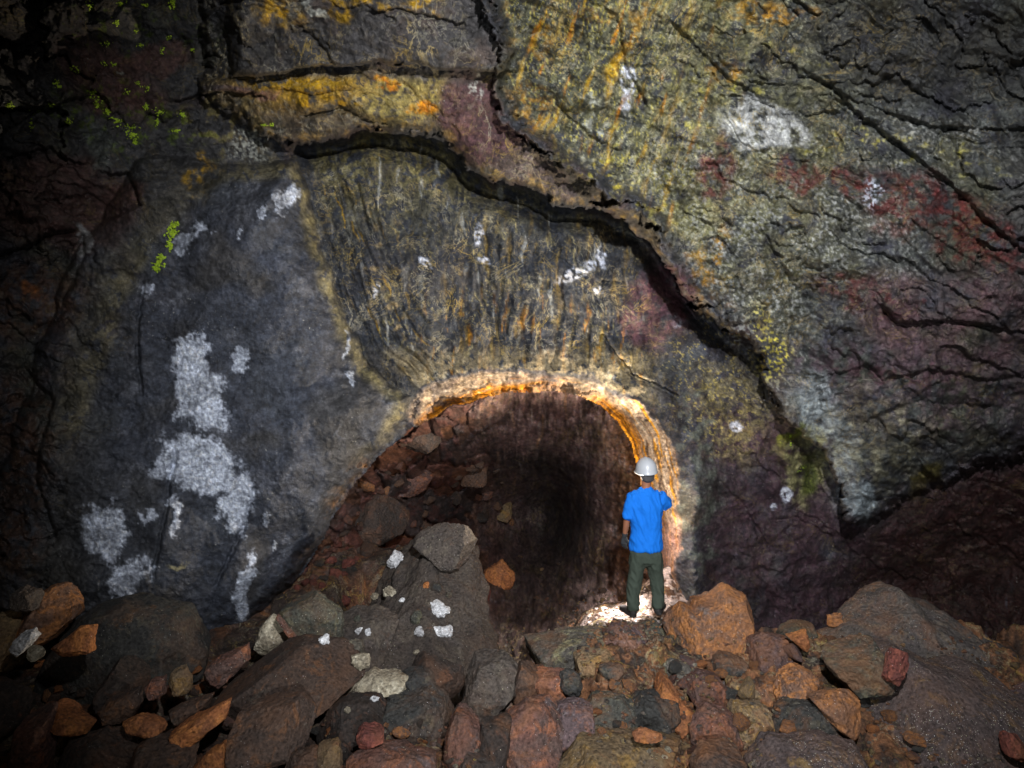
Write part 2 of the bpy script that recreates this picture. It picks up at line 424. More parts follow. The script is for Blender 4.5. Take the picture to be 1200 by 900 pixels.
# ---- rock colours (albedo) by region, some light and shade painted in
C = np.zeros(U.shape + (3,), f32)


def paint(mask, col, k=1.):
    m = np.clip(mask * k, 0, 1)[..., None].astype(f32)
    C[:] = C * (1 - m) + np.array(col, f32) * m


def el(cu, cv, ru, rv, ang=0, soft=.6, X=None, Y=None):
    X = U2 if X is None else X; Y = V2 if Y is None else Y
    a = R(ang); x = (X - cu) * math.cos(a) + (Y - cv) * math.sin(a); y = -(X - cu) * math.sin(a) + (Y - cv) * math.cos(a)
    r = np.sqrt((x / ru) ** 2 + (y / rv) ** 2)
    return ss(1 + soft / 2, 1 - soft / 2, r)


nz1 = fbm(U / 45, V / 45, 5, 111, .6); nz2 = fbm(U / 14, V / 14, 4, 121, .6); nz3 = fbm(U / 4.5, V / 4.5, 2, 131); nz4 = fbm(U / 90, V / 90, 4, 141)
vein = fbm(U2 / 30, V2 / 30, 4, 151, .6, True)
vein2 = fbm(U2 / 17, V2 / 17, 3, 161, .6, True)
SLATE, BLUE, OLIVE = (.055, .057, .064), (.072, .078, .090), (.070, .070, .046)
OCHRE, YEL, ORG, WHITE = (.36, .22, .045), (.42, .36, .10), (.46, .19, .03), (.62, .64, .68)
REDOX, PURP, BROWN, PALE, DARK = (.088, .022, .020), (.078, .046, .050), (.085, .045, .030), (.34, .34, .29), (.030, .029, .028)
C[:] = SLATE
paint(ss(-.1, .5, nz1), BROWN, .55); paint(ss(.0, .5, nz4), OLIVE, .7)
# right overhang
paint(overm * ss(-.35, .25, nz1 + .2), (.062, .066, .058), .9)
paint(overm * ss(.0, .35, -nz1), (.036, .036, .044), .85); paint(overm * ss(.05, .45, nz4), (.074, .072, .045), .7)
paint(overm * ss(1100, 800, U) * ss(430, 250, V) * ss(.15, .5, vein * .8 + .3 * nz2), (.24, .22, .09), .35)
paint(overm * ss(800, 620, U) * ss(-.3, -.02, dripO), (.05, .053, .046), .75)
paint(overm * ss(760, 620, U) * ss(.05, .5, dripO), (.15, .16, .12), .6)
paint(overm * ss(.18, .5, dripO) * ss(880, 700, U), OCHRE, .75)
paint(overm * ss(.25, .5, fbm((U + .3 * V) / 14, (V - .3 * U) / 70, 4, 171)) * ss(900, 740, U) * ss(320, 200, V), ORG, .75)
paint(overm * ss(50, 6, sdO) * ss(-.0, .35, nz2) * ss(880, 640, U), (.30, .26, .10), .5)
paint(overm * ss(36, 2, sdO) * ss(.1, .35, nz2 + .2 * nz3) * ss(420, 330, V), ORG, .8)
for e in ((622, 132, 26, 24), (738, 38, 15, 34), (690, 15, 22, 12), (880, 12, 40, 12), (845, 85, 12, 12), (640, 40, 10, 40), (826, 318, 22, 42), (842, 285, 14, 30), (930, 18, 40, 12)):
    paint(el(*e, 12, .9) * ss(.0, .4, nz2 + .3 * vein2), (.30, .165, .045), .65)
for e in ((700, 190, 40, 30), (760, 215, 55, 45), (815, 165, 30, 20), (960, 165, 60, 18), (1080, 175, 80, 18), (850, 110, 60, 16), (905, 55, 80, 10)):
    paint(el(*e, 10, .9) * ss(.1, .45, nz2 + .3 * nz3), (.36, .32, .09), .6)
spk = ss(.06, .26, nz3 + .35 * nz2)
for e in ((880, 240, 130, 90), (960, 300, 140, 70), (1030, 250, 90, 60), (860, 340, 60, 70), (1010, 165, 130, 26), (800, 200, 60, 40), (900, 395, 60, 70), (1110, 150, 90, 20)):
    paint(el(*e, 15, 1.) * spk * ss(-.35, .35, nz1), (.22, .22, .20), .75)
paint(el(895, 145, 52, 25, 14, .35) * ss(-.35, .1, nz2), (.46, .46, .43), .85)
paint(el(742, 104, 12, 26, 15, .4) * ss(-.3, .15, nz2), WHITE, .9)
paint(el(690, 150, 16, 40, 5, .5) * ss(.0, .3, nz2), PALE, .8)
paint(el(1090, 55, 150, 60, 5, .8), DARK, .75); paint(el(820, 60, 40, 40, 0, .8) * ss(-.1, .2, nz1), DARK, .6)
def pct(n, a, b): return ss(np.quantile(n[::4, ::4], a), np.quantile(n[::4, ::4], b), n)


fl = fbm(U2 / 13, V2 / 13, 4, 261, .6, True); fl2 = fbm((U + .3 * V) / 8 + 1.5 * WX, (V - .3 * U) / 34, 4, 262, .6, True)
paint(overm * pct(fl2, .84, .97) * ss(900, 720, U) * ss(330, 200, V), (.38, .33, .12), .75)
paint(overm * pct(fl, .86, .97) * ss(1150, 800, U) * ss(480, 300, V), (.30, .29, .20), .6)
paint(overm * ss(.05, .4, -nz2) * pct(-fl, .5, .9), (.030, .031, .035), .7)
# red oxide band
for e in ((925, 202, 32, 15, 8), (985, 213, 36, 15, 6), (1080, 245, 80, 36, 22), (1150, 280, 70, 38, 28), (840, 200, 26, 40, 15), (1020, 350, 70, 16, 10), (1050, 436, 80, 9, 0)):
    paint(el(*e, .7) * ss(-.3, .25, nz2 + .3 * nz1), REDOX, .85)
paint(el(1022, 228, 14, 14, 0, .6) * ss(-.1, .2, nz3), WHITE, .8)
paint(el(1110, 375, 110, 60, 5, .6) * ss(-.4, .2, nz1), PURP, .85)
paint(overm * el(1000, 460, 230, 60, 0, .8) * ss(-.3, .2, nz2), (.070, .048, .056), .75)
paint(ss(1150, 1260, U) * ss(60, 350, V), PURP, .6)
paint(el(962, 520, 34, 80, -18, .5) * ss(-.5, .1, nz2), (.23, .25, .24), .9)
paint(el(1030, 520, 60, 60, 0, .8) * ss(-.2, .3, nz2), (.17, .16, .11), .7)
paint(el(1005, 590, 22, 26, -20, .6), (.25, .28, .28), .8)
paint(el(1085, 570, 14, 34, 35, .6), (.09, .075, .02), .8)
paint(el(900, 400, 18, 40, -20, .6) * spk, YEL, .8)
# lower right: dull purple brown
low = ss(20, -25, sdO) * ss(800, 850, U) * ss(440, 500, V)
paint(low * ss(-.5, .3, nz1 + .2), (.058, .033, .038), .9); paint(low * ss(960, 1080, U), (.042, .018, .017), .95)
paint(low * el(1150, 680, 120, 60, 0, .8), (.045, .022, .018), .6); paint(low * ss(0, .5, nz2) * ss(960, 820, U), (.085, .078, .066), .5)
paint(low * ss(.33, .5, fbm(U / 12, V / 60, 3, 199)) * ss(660, 720, V), (.09, .1, .11), .5)
paint(el(945, 545, 32, 44, 15, .5) * ss(-.3, .2, nz2), (.20, .19, .10), .85); paint(el(925, 512, 5, 16, 20, .8), (.22, .24, .05), .6)
paint(el(948, 560, 14, 18, 0, .7), (.055, .07, .012), .8)
paint(el(860, 480, 50, 60, 0, .7) * ss(.12, .45, vein2 * .7 + .3 * nz2), (.21, .175, .09), .6)
paint(el(835, 450, 60, 80, -15, .8) * pct(fl, .80, .96) * ss(20, -5, sdO), (.36, .29, .12), .75); paint(ss(800, 830, U) * ss(960, 860, U) * ss(20, -10, sdO) * pct(-fl, .6, .95), (.03, .024, .03), .6)
paint(el(792, 520, 6, 90, 0, .7), (.022, .02, .022), .8)  # shade of the slit beside the rib, painted on
paint(el(815, 560, 24, 140, 0, .6) * ss(-.1, .3, nz2), (.105, .112, .09), .75)
for e in ((863, 500, 8, 6), (921, 580, 7, 8), (907, 594, 4, 4), (793, 376, 5, 9)): paint(el(*e, 0, .5, U + 6 * nz2, V + 5 * nz1) * ss(-.5, 0, nz3), WHITE, .9)
# shelf
sh = ss(0, 14, sdS) * (1 - ss(-2, 8, sdO))
paint(sh * ss(70, 95, V), (.085, .070, .045), .6)
paint(sh * ss(150, 90, V) * ss(85, 96, V) * ss(.18, .45, vein2) * ss(480, 380, U), OCHRE, .75)
paint(sh * el(365, 118, 60, 7, 5, .5) * ss(-.0, .3, nz2), OCHRE, .8); paint(sh * el(452, 88, 16, 6, 0, .6), ORG, .85)
paint(sh * el(480, 120, 60, 34, 15, .7) * ss(.2, .45, vein2), (.27, .22, .09), .7); paint(sh * el(500, 135, 16, 10, 30, .7), ORG, .8)
paint(sh * el(570, 140, 55, 55, 20, .5), (.085, .045, .046), .9); paint(sh * el(630, 205, 50, 16, 30, .6), (.10, .075, .066), .8)
paint(sh * ss(16, 2, sdS) * ss(-.1, .25, nz2), OCHRE, .75); paint(sh * ss(8, 1, sdS) * ss(.0, .25, nz2), (.5, .42, .24), .6)
paint(el(555, 95, 6, 16, 0, .5) * ss(-.1, .2, nz3), PALE, .6)
blk = ss(0, 8, sdK) * (1 - ss(-2, 8, sdO))
paint(blk, (.058, .054, .050), .9); paint(blk * ss(.05, .4, nz1), (.078, .06, .05), .6)
for e in ((322, 12, 22, 22), (390, 8, 18, 14), (490, 8, 20, 10), (432, 3, 24, 6)): paint(el(*e, 10, .8) * ss(-.1, .35, nz2 + .3 * vein2), OCHRE, .7)
paint(el(362, 10, 6, 8, 0, .5), PALE, .7); paint(el(260, 112, 60, 9, -4, .5), (.17, .095, .085), .8)
# hollow above the arch
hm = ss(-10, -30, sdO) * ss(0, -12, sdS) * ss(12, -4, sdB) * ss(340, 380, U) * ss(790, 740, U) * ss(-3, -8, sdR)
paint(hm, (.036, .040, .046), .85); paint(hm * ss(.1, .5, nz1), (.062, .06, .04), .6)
paint(hm * flank * ss(.08, .4, flow), (.115, .11, .09), .7); paint(hm * flank * ss(.32, .45, fbm(sdB / 6, (U * .4 + V) / 80, 3, 181)), OCHRE, .7)
paint(hm * ss(320, 170, V) * ss(.22, .48, vein2), (.17, .145, .06), .6)
paint(hm * hollow * ss(.12, .5, drip + .25 * nz2), (.26, .17, .045), .6); paint(hm * ss(310, 400, V) * ss(470, 520, U) * ss(.22, .42, fbm(U / 7 + WX, V / 50, 3, 191) + .2 * nz2), (.34, .16, .035), .7)
fl3 = fbm(U / 9 + 1.6 * WX, V / 30 + WY, 4, 263, .6, True)
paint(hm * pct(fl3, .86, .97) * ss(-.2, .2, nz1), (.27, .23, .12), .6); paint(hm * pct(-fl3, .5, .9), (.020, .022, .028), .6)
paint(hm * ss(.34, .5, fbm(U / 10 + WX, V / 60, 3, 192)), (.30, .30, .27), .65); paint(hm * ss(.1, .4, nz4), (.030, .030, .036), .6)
paint(hm * el(455, 330, 30, 90, -15, .8) * ss(.1, .4, nz2), (.20, .15, .08), .6)
paint(hm * ss(400, 425, V) * ss(.15, .4, vein2), (.26, .21, .13), .7)
paint(el(768, 360, 38, 46, 25, .5) * ss(-.5, .1, nz2), (.088, .042, .048), .9)
for e in ((561, 274, 6, 13, 0), (566, 306, 8, 4, 0), (678, 318, 26, 7, -25), (705, 300, 5, 14, -10), (702, 340, 6, 4, 30), (440, 340, 4, 8, 0), (498, 308, 8, 4, 40)):
    paint(el(*e, .7, U + 7 * nz2, V + 7 * nz1) * ss(-.3, .3, nz3 + .5 * nz2), WHITE, .85)
paint(ss(20, 6, np.abs(sdB + 4)) * ss(330, 350, U) * ss(-3, -8, sdR), (.034, .037, .043), .85)
# buttress
bm = ss(-4 - 50 * ss(300, 180, U), 14 + 60 * ss(300, 180, U), sdB + 14 * nz2)
paint(bm, (.052, .057, .068), .86); paint(bm * ss(.0, .5, nz1), (.064, .067, .074), .6); paint(bm * ss(.05, .45, -nz4), (.062, .058, .052), .7)
paint(bm * ss(.45, .56, vein2) * ss(.1, .35, nz1), (.15, .155, .165), .45)
paint(bm * ss(150, 60, U), (.060, .056, .046), .8); paint(bm * el(140, 640, 60, 90, 0, .9), (.05, .052, .055), .6)
paint(bm * ss(22, 4, sdB) * ss(.1, .3, vein2) * ss(560, 480, V), (.26, .22, .11), .7)
nzf = fbm(U / 3.1, V / 3.1, 2, 137); fil = fbm(U / 8, V / 8, 4, 138, .65, True)
sm_ = fbm(U / 10, V / 26, 4, 139, .6)
crn = .5 * nz2 + .30 * sm_ + .30 * fil - .12 + .25 * nzf


def crust(e, k=1.):
    m = ss(.40, .80, el(*e, 1.5) + .62 * crn)
    m = m * np.clip(.80 + .5 * nzf + .35 * nz3, .25, 1)
    D[:] -= (.012 * m * bm).astype(f32)
    paint(bm * m, (.56, .59, .63), k)


for e in ((238, 543, 46, 32, 10), (276, 592, 22, 40, 20), (228, 405, 17, 25, 0), (242, 472, 28, 28, 0), (128, 624, 27, 34, 0)): crust(e, .95)
for e in ((152, 678, 30, 20, -30), (285, 690, 13, 46, 8), (225, 440, 18, 30, 8), (205, 602, 7, 20, 0), (176, 600, 7, 9, 0), (216, 290, 13, 10, -20), (228, 272, 8, 8, 0), (175, 337, 9, 9, 0), (338, 234, 12, 15, 0),
          (315, 608, 7, 9, 0), (412, 440, 6, 10, 0), (402, 408, 4, 16, 15), (495, 440, 9, 28, -15), (280, 275, 5, 5, 0), (308, 248, 8, 3, -20), (186, 545, 14, 8, -30), (328, 640, 3, 10, 0), (312, 160, 14, 8, 0), (280, 425, 8, 20, 0)): crust(e, .85)
paint(el(210, 655, 16, 5, 0, .6) , (.40, .36, .22), .7)
# upper left: corner shade painted dark, then reddish rock and mossy stain
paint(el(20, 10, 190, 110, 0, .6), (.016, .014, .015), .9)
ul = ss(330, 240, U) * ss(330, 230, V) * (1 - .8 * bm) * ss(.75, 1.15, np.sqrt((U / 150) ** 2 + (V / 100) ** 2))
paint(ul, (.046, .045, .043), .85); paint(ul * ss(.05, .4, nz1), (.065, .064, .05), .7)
for e in ((60, 235, 95, 55, 5), (130, 90, 70, 40, 30), (180, 70, 50, 12, 0), (140, 230, 30, 14, -20), (150, 118, 40, 14, 0)): paint(el(*e, .6), (.070, .040, .034), .85)
for e in ((30, 350, 70, 40, -10), (20, 520, 40, 90, 0), (5, 640, 40, 40, 0)): paint(el(*e, .8) * ss(-.3, .2, nz2), (.075, .042, .028), .8)
paint(el(240, 205, 11, 22, 15, .8) * ss(-.1, .3, nz2), OCHRE, .6); paint(el(265, 145, 60, 30, 10, .8) * ss(-.05, .3, nz2), (.17, .13, .065), .75)
paint(el(290, 172, 24, 16, 0, .6) * ss(-.1, .2, nz3), PALE, .75); paint(el(115, 170, 16, 30, -20, .7), (.10, .11, .095), .6)
paint(el(100, 275, 7, 20, 10, .5), (.2, .2, .19), .8); paint(el(30, 345, 14, 10, 0, .7), (.22, .09, .04), .7); paint(el(150, 88, 7, 4, 30, .5), PALE, .7)
paint(el(150, 140, 110, 34, 8, .9) * ss(.1, .3, nz2 + .3 * nz3), (.07, .10, .012), .6); paint(el(140, 30, 120, 30, 8, .9) * ss(.2, .35, nz2 + .3 * nz3), (.06, .085, .012), .6)
# arch rim: ochre streaks, with the caver's lamplight painted in cream and orange
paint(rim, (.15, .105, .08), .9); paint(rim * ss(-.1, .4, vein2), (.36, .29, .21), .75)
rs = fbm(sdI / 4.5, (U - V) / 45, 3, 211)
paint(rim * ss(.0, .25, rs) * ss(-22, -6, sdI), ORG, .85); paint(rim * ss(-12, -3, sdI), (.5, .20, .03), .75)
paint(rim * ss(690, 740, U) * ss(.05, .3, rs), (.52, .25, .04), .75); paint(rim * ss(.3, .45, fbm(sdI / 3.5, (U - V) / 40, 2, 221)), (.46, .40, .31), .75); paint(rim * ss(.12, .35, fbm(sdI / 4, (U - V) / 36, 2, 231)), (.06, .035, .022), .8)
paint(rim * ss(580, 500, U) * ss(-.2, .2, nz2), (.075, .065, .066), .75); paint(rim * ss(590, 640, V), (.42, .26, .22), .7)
C *= (1 + .25 * nz3[..., None] + .22 * nz2[..., None])
C *= (1 - .15 * np.exp(-((w2 - w1) / .05) ** 2) * blocky)[..., None]
lum = C.mean(-1, keepdims=True); C = np.clip(lum + 1.36 * (C - lum), .004, 1)
C = C * np.minimum((lum / .075) ** .28, 1.22)
C = np.clip(C, .006, .7) * np.array([.73, .75, .83], f32) * (1 + .25 * rim[..., None] * np.array([1, 1, .9], f32))  # also lifts the rim's painted lamplight

veins = .15 + .6 * overm * ss(1150, 760, U) + .45 * hm + .45 * sh - .12 * bm
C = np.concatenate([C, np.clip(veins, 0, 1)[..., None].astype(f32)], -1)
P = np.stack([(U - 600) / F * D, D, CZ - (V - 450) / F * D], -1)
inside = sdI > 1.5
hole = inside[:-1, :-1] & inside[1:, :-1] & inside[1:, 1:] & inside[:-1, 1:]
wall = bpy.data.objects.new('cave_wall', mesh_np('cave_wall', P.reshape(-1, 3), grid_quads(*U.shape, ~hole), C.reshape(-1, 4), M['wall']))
link(wall); tag(wall, kind='structure')
wallD = D.copy(); wall_inside = inside


def wall_depth(u, v):
    return float(wallD[int(round((v - vs[0]) / ST)), int(round((u - us[0]) / ST))])


# ------------------------------------------------------------------ LAVA TUBE behind the arch
tu = np.arange(180, 901, 1.6); tv = np.arange(360, 861, 1.6)
U, V = np.meshgrid(tu.astype(f32), tv.astype(f32))
WX = fbm(U / 40, V / 40, 4, 501); WY = fbm(U / 40, V / 40, 4, 502)
r = np.sqrt(((U - 612) / np.where(U > 612, 165, 235)) ** 2 + ((V - 605) / np.where(V < 605, 158, 150)) ** 2)
D = 16.5 - 4.2 * ss(.0, .55, r) - 3.0 * ss(.35, 1.05, r) - 1.3 * np.clip(r - 1.0, 0, 2)
left = ss(620, 520, U + 20 * WX)
D -= .9 * left * ss(640, 470, V) * ss(380, 470, U)
w1, w2, wc = worley(U / 40 + .6 * WX, V / 34 + .6 * WY, 61)
D += left * (.42 * (wc - .5) + .2 * np.exp(-((w2 - w1) / .08) ** 2) - .18 * (1 - w1))
w1b, w2b, wcb = worley(U / 12 + .8 * WX, V / 11 + .8 * WY, 62)
D += (left * .16 + .04) * (wcb - .5)
right = right0 = 1 - left
th_ = np.arctan2(V - 605, U - 612)
D += right0 * ss(.2, .7, r) * (.42 * fbm(th_ * 3.2 + .25 * WX, r * 1.6, 3, 515, .5) + .16 * fbm(th_ * 9, r * 3 + WY, 2, 516))
D += 1.6 * np.exp(-((U - 648) / 30) ** 2 - ((V - 602) / 60) ** 2)
_, _, wr = worley(U / 9 + .6 * WX, V / 14 + .6 * WY, 67)
D += right * (.07 * (wr - .5) + .16 * fbm(U / 16 + 1.2 * WX, V / 60, 4, 510) + .09 * fbm(U / 8 + .02 * V, V / 22, 4, 511, .6, True))
D += .12 * fbm(U / 45, V / 45, 4, 512) + .02 * fbm(U / 5, V / 5, 2, 513)
D += .5 * np.exp(-((U - 650 + .3 * (V - 560)) / 26) ** 2) * ss(500, 560, V)
ii = np.clip(np.round((V - vs[0]) / ST).astype(int), 0, len(vs) - 1); jj = np.clip(np.round((U - us[0]) / ST).astype(int), 0, len(us) - 1)
near = np.zeros(wallD.shape, f32); near[...] = np.where(inside, 0, wallD); 
D = np.maximum(D, near[ii, jj] + .22)
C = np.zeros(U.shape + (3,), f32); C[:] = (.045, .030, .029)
nz2 = fbm(U / 12, V / 12, 4, 521); nz1 = fbm(U / 40, V / 40, 4, 522); st = fbm(U / 7 + 1.3 * WX, V / 55, 4, 523); st2 = fbm(U / 11 + .03 * V, V / 18, 4, 524, .6, True)
paint(right * ss(-.4, .2, nz1), (.19, .11, .105), .9); paint(right * ss(.05, .4, st), (.30, .21, .17), .7)
fs = fbm(U / 3.2 + .8 * WX, V / 16, 3, 540, .6)
paint(right * ss(.05, .4, fs), (.30, .22, .20), .55); paint(right * ss(.05, .4, -fs), (.07, .045, .045), .7)
paint(right * ss(.28, .42, st) * ss(700, 620, V), (.32, .16, .07), .6); paint(right * ss(690, 745, U) * ss(.0, .4, st2), (.28, .13, .05), .75)  # orange streaks; towards the right, lamp highlights painted in
paint(right * ss(.34, .5, fbm(U / 6 + WX, V / 40, 3, 531)), (.30, .27, .26), .5); paint(np.exp(-((U - 648) / 30) ** 2 - ((V - 602) / 60) ** 2), (.010, .008, .009), .9); paint(right * ss(1.0, .45, r) * ss(520, 575, V), (.035, .024, .026), .6); paint(right * ss(620, 680, V), (.04, .026, .026), .5)  # ends with painted shade: black recess, then the dark lower tube
paint(left * ss(.2, .9, wc), (.13, .045, .026), .8); paint(left * ss(.55, .95, wcb), (.15, .065, .03), .6); paint(left * ss(.3, .1, wc), (.045, .036, .036), .8)
paint(left * ss(.55, .3, wcb) * ss(-.1, .2, nz2), (.08, .03, .026), .6)
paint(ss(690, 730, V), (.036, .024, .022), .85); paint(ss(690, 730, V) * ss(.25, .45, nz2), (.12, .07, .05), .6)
paint(ss(660, 700, V) * ss(655, 700, U) * ss(-.3, .0, nz2), (.36, .26, .24), .9)  # lamplit ground painted pale at the foot of the tube
C *= (1 + .4 * nz2[..., None]); C = np.clip(C, .006, .6)
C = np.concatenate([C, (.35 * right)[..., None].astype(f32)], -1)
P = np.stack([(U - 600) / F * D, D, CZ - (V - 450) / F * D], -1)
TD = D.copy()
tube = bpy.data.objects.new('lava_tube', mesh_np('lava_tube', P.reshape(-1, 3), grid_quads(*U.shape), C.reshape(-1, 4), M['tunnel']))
link(tube); tag(tube, kind='structure')


# ------------------------------------------------------------------ FLOOR
def floor_z(x, y):
    u = 600 + x / y * F
    zr = np.interp(y, [2, 4.6, 5.4, 6.7, 7.0, 7.8, 8.6, 12], [-1.3, -.85, -.55, -.06, -.08, -.12, -.28, -1.2])
    zl = np.interp(y, [2, 4.6, 5.2, 6.2, 7.0, 8.0, 9.0, 12], [-1.0, -.55, -.38, -.16, -.16, -.12, .15, .3])
    zt = np.interp(y, [2, 4.6, 6, 7, 8, 9, 12], [-2.2, -2.0, -1.8, -1.5, -1.1, -1.1, -1.6])   # gully between the heaps, running into the tube
    k = ss(590, 612, u)
    g = ss(392, 430, u) * ss(705, 625, u) * (1 - .8 * ss(604, 618, u) * ss(6.95, 6.6, y)) * np.maximum(ss(5.5, 6.1, y), ss(565, 590, u)) * (1 - ss(8.3, 9.2, y) * ss(590, 520, u))
    z = zl * (1 - k) + (zr - .6 * ss(2.15, 2.6, x) * ss(7.0, 7.5, y)) * k
    z = z + .15 * k * ss(7.1, 6.7, y)
    return z * (1 - g) + zt * g + .5 * np.exp(-((x - 1.98) / .42) ** 2 - ((y - 8.7) / .5) ** 2)


gx = np.arange(-7.5, 7.51, .022); gy = np.arange(3.2, 10.01, .022)
X, Y = np.meshgrid(gx.astype(f32), gy.astype(f32))
Z = floor_z(X, Y).astype(f32)
w1, w2, wc = worley(X * 4.2 + .5 * fbm(X * 3, Y * 3, 3, 601), Y * 4.2, 71)
hp = ss(0, .3, X) * ss(7.2, 6.8, Y)
w1h, w2h, wch = worley(X * 2.6 + .7 * fbm(X * 2, Y * 2, 3, 605), Y * 2.6, 73)
Z += hp * (.16 * (wch - .5) - .06 * np.exp(-((w2h - w1h) / .06) ** 2) + .05 * fbm(X * 5, Y * 5, 4, 606, .6, True))
Z += .09 * (wc - .4) - .08 * np.exp(-((w2 - w1) / .07) ** 2) + .05 * fbm(X * 2.2, Y * 2.2, 4, 602) + .028 * fbm(X * 11, Y * 11, 4, 603)
C = np.zeros(X.shape + (3,), f32); C = np.zeros(X.shape + (4,), f32); C3 = C[..., :3]; C = C3; C[:] = (.065, .04, .03)
q = fbm(X * 2, Y * 2, 5, 611); q2 = fbm(X * 9, Y * 9, 4, 612)
paint(ss(-.05, .3, q), (.14, .06, .03), .8); paint(ss(.1, .4, q2), (.075, .055, .05), .8); paint(ss(.3, .5, fbm(X * 5, Y * 5, 4, 613)), (.24, .10, .035), .8)
paint(ss(0, .35, -q), (.04, .033, .03), .7)
paint(ss(.0, .3, X) * ss(7.2, 6.8, Y) * ss(-.3, .2, q2 + .5 * q), (.26, .115, .05), .75)
uu = 600 + X / Y * F; paint(ss(545, 565, uu) * ss(612, 600, uu) * ss(7.6, 7.0, Y), (.014, .010, .009), .95)  # shade of the gap between the heaps, painted into the soil
pale = ss(.95, .5, np.sqrt(((X - 1.5) / 1.0) ** 2 + ((Y - 8.3) / .8) ** 2))  # pool of the caver's lamplight, painted into the floor as a pale patch
paint(pale * ss(-.05, .12, q2 + .35 * fbm(X * 22, Y * 22, 3, 617)), (.50, .40, .37), .95)
C *= (1 + .5 * q2[..., None]); C = np.clip(C, .008, .6)
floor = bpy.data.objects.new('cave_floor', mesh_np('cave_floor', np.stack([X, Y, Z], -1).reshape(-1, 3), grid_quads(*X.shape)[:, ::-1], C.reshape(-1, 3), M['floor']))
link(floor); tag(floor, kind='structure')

# ------------------------------------------------------------------ ROCKS
_ico = {}


def ico(sub):
    if sub not in _ico:
        bm_ = bmesh.new(); bmesh.ops.create_icosphere(bm_, subdivisions=sub, radius=1)
        bm_.verts.ensure_lookup_table()
        _ico[sub] = (np.array([v.co[:] for v in bm_.verts], f32), np.array([[v.index for v in f.verts] for f in bm_.faces]))
        bm_.free()
    return _ico[sub]


def rock_geo(seed, w, h, t, outline=None, ang=.5, rough=.06, sub=6, lean=0):
    """a broken lava block: outline seen from the front (metres about its centre), thickness t, cut by random planes"""
    n, fa = ico(sub); rg = np.random.default_rng(seed)
    k = rg.integers(11, 17); pl = rg.normal(size=(k, 3)); pl /= np.linalg.norm(pl, axis=1)[:, None]
    c = rg.uniform(.62, .98, k)
    dots = n @ pl.T
    rr = np.where(dots > .05, c / np.maximum(dots, .05), 9.)
    r_ = -np.log(np.exp(-rr * 26).sum(1) + np.exp(-1.12 * 26)) / 26
    r_ = np.clip(r_, .5, 1.15)
    rho = np.sqrt(n[:, 0] ** 2 + n[:, 2] ** 2); th = np.arctan2(n[:, 2], n[:, 0])
    if outline is None:
        p = n * r_[:, None] * np.array([w / 2, t / 2, h / 2])
        Ro = None
    else:
        o = np.array(outline); tt = np.linspace(-np.pi, np.pi, 361); Rt = []
        for a in tt:
            dx, dz = math.cos(a), math.sin(a); best = .02
            for i in range(len(o)):
                (x0, z0), (x1, z1) = o[i], o[(i + 1) % len(o)]
                ex, ez = x1 - x0, z1 - z0; den = dx * ez - dz * ex
                if abs(den) < 1e-9: continue
                s_ = (x0 * ez - z0 * ex) / den; q_ = (x0 * dz - z0 * dx) / den
                if s_ > 0 and -1e-6 <= q_ <= 1 + 1e-6: best = max(best, s_)
            Rt.append(best)
        Ro = np.interp(th, tt, Rt)
        rx = 1 - .22 * ang + .22 * ang * np.clip(r_ / .9, 0, 1.1)
        pr = np.power(np.maximum(rho, 1e-4), .62) * rx
        p = np.stack([np.cos(th) * pr * Ro, np.sign(n[:, 1]) * np.abs(n[:, 1]) ** .75 * t / 2 * r_ * 1.05, np.sin(th) * pr * Ro], 1)
    m_ = 5 + int(9 * ang)
    for i in range(m_):
        q_ = rg.normal(size=3) * np.array([.8, .75, .75]); q_[1] = -abs(q_[1]) if i % 4 else q_[1]
        q_ /= np.linalg.norm(q_); sup = (p @ q_); c_ = sup.max() * rg.uniform(.66, .93)
        ex = np.maximum(sup - c_, 0); p = p - ex[:, None] * q_[None] * .97
    s = (w + h) / 2
    q = p / s * 2.2 + seed * 1.37
    dis = fbm3(q, 5, seed, .55) * rough * s + (fbm3(q * 2.1 + 9, 4, seed + 3, .6, True) - .25) * rough * .55 * s
    p = p + n * dis[:, None]
    p = p + n * (fbm3(p * 26, 3, seed + 7, .6) * .008)[:, None]
    if lean: p[:, 1] += lean * p[:, 2]
    return p, fa


rocks = []


def rock(outl, d, kind, label, name='boulder', t=None, seed=None, cat=None, ang=.5, rough=.05, sub=6, lean=.25, group=None, sink=0):
    """outl = silhouette as (u,v) on the photo sheet at distance d"""
    seed = seed if seed is not None else 100 + len(rocks)
    o = np.array(outl, float)
    lo, hi = o.min(0), o.max(0); cu, cv = (lo + hi) / 2
    # area centroid keeps the outline star shaped
    x, y = o[:, 0], o[:, 1]; x2, y2 = np.roll(x, -1), np.roll(y, -1); cr = x * y2 - x2 * y; A = cr.sum() / 2
    if abs(A) > 1: cu, cv = ((x + x2) * cr).sum() / (6 * A), ((y + y2) * cr).sum() / (6 * A)
    w0, h0 = (hi - lo) * d / F
    if t is None: t = .8 * min(max(w0, h0), 1.5 * min(w0, h0))
    dc = d + t * .3; s = dc / F; tilt = 1 - .72 * lean * max((cv - 450) / F, 0)
    loc = [(a - cu, cv - b) for a, b in outl]; loc = [(a * s, b * s * tilt) for a, b in loc]
    w, h = (hi - lo) * s
    p, fa = rock_geo(seed, w, h, t, loc, ang, rough, sub, lean)
    ob = bpy.data.objects.new(name, mesh_np(name, p, fa, None, M[kind]))
    ob.location = at(cu, cv, dc)
    link(ob); tag(ob, label, cat or name.split('_')[-1], group)
    rocks.append(ob)
    return ob


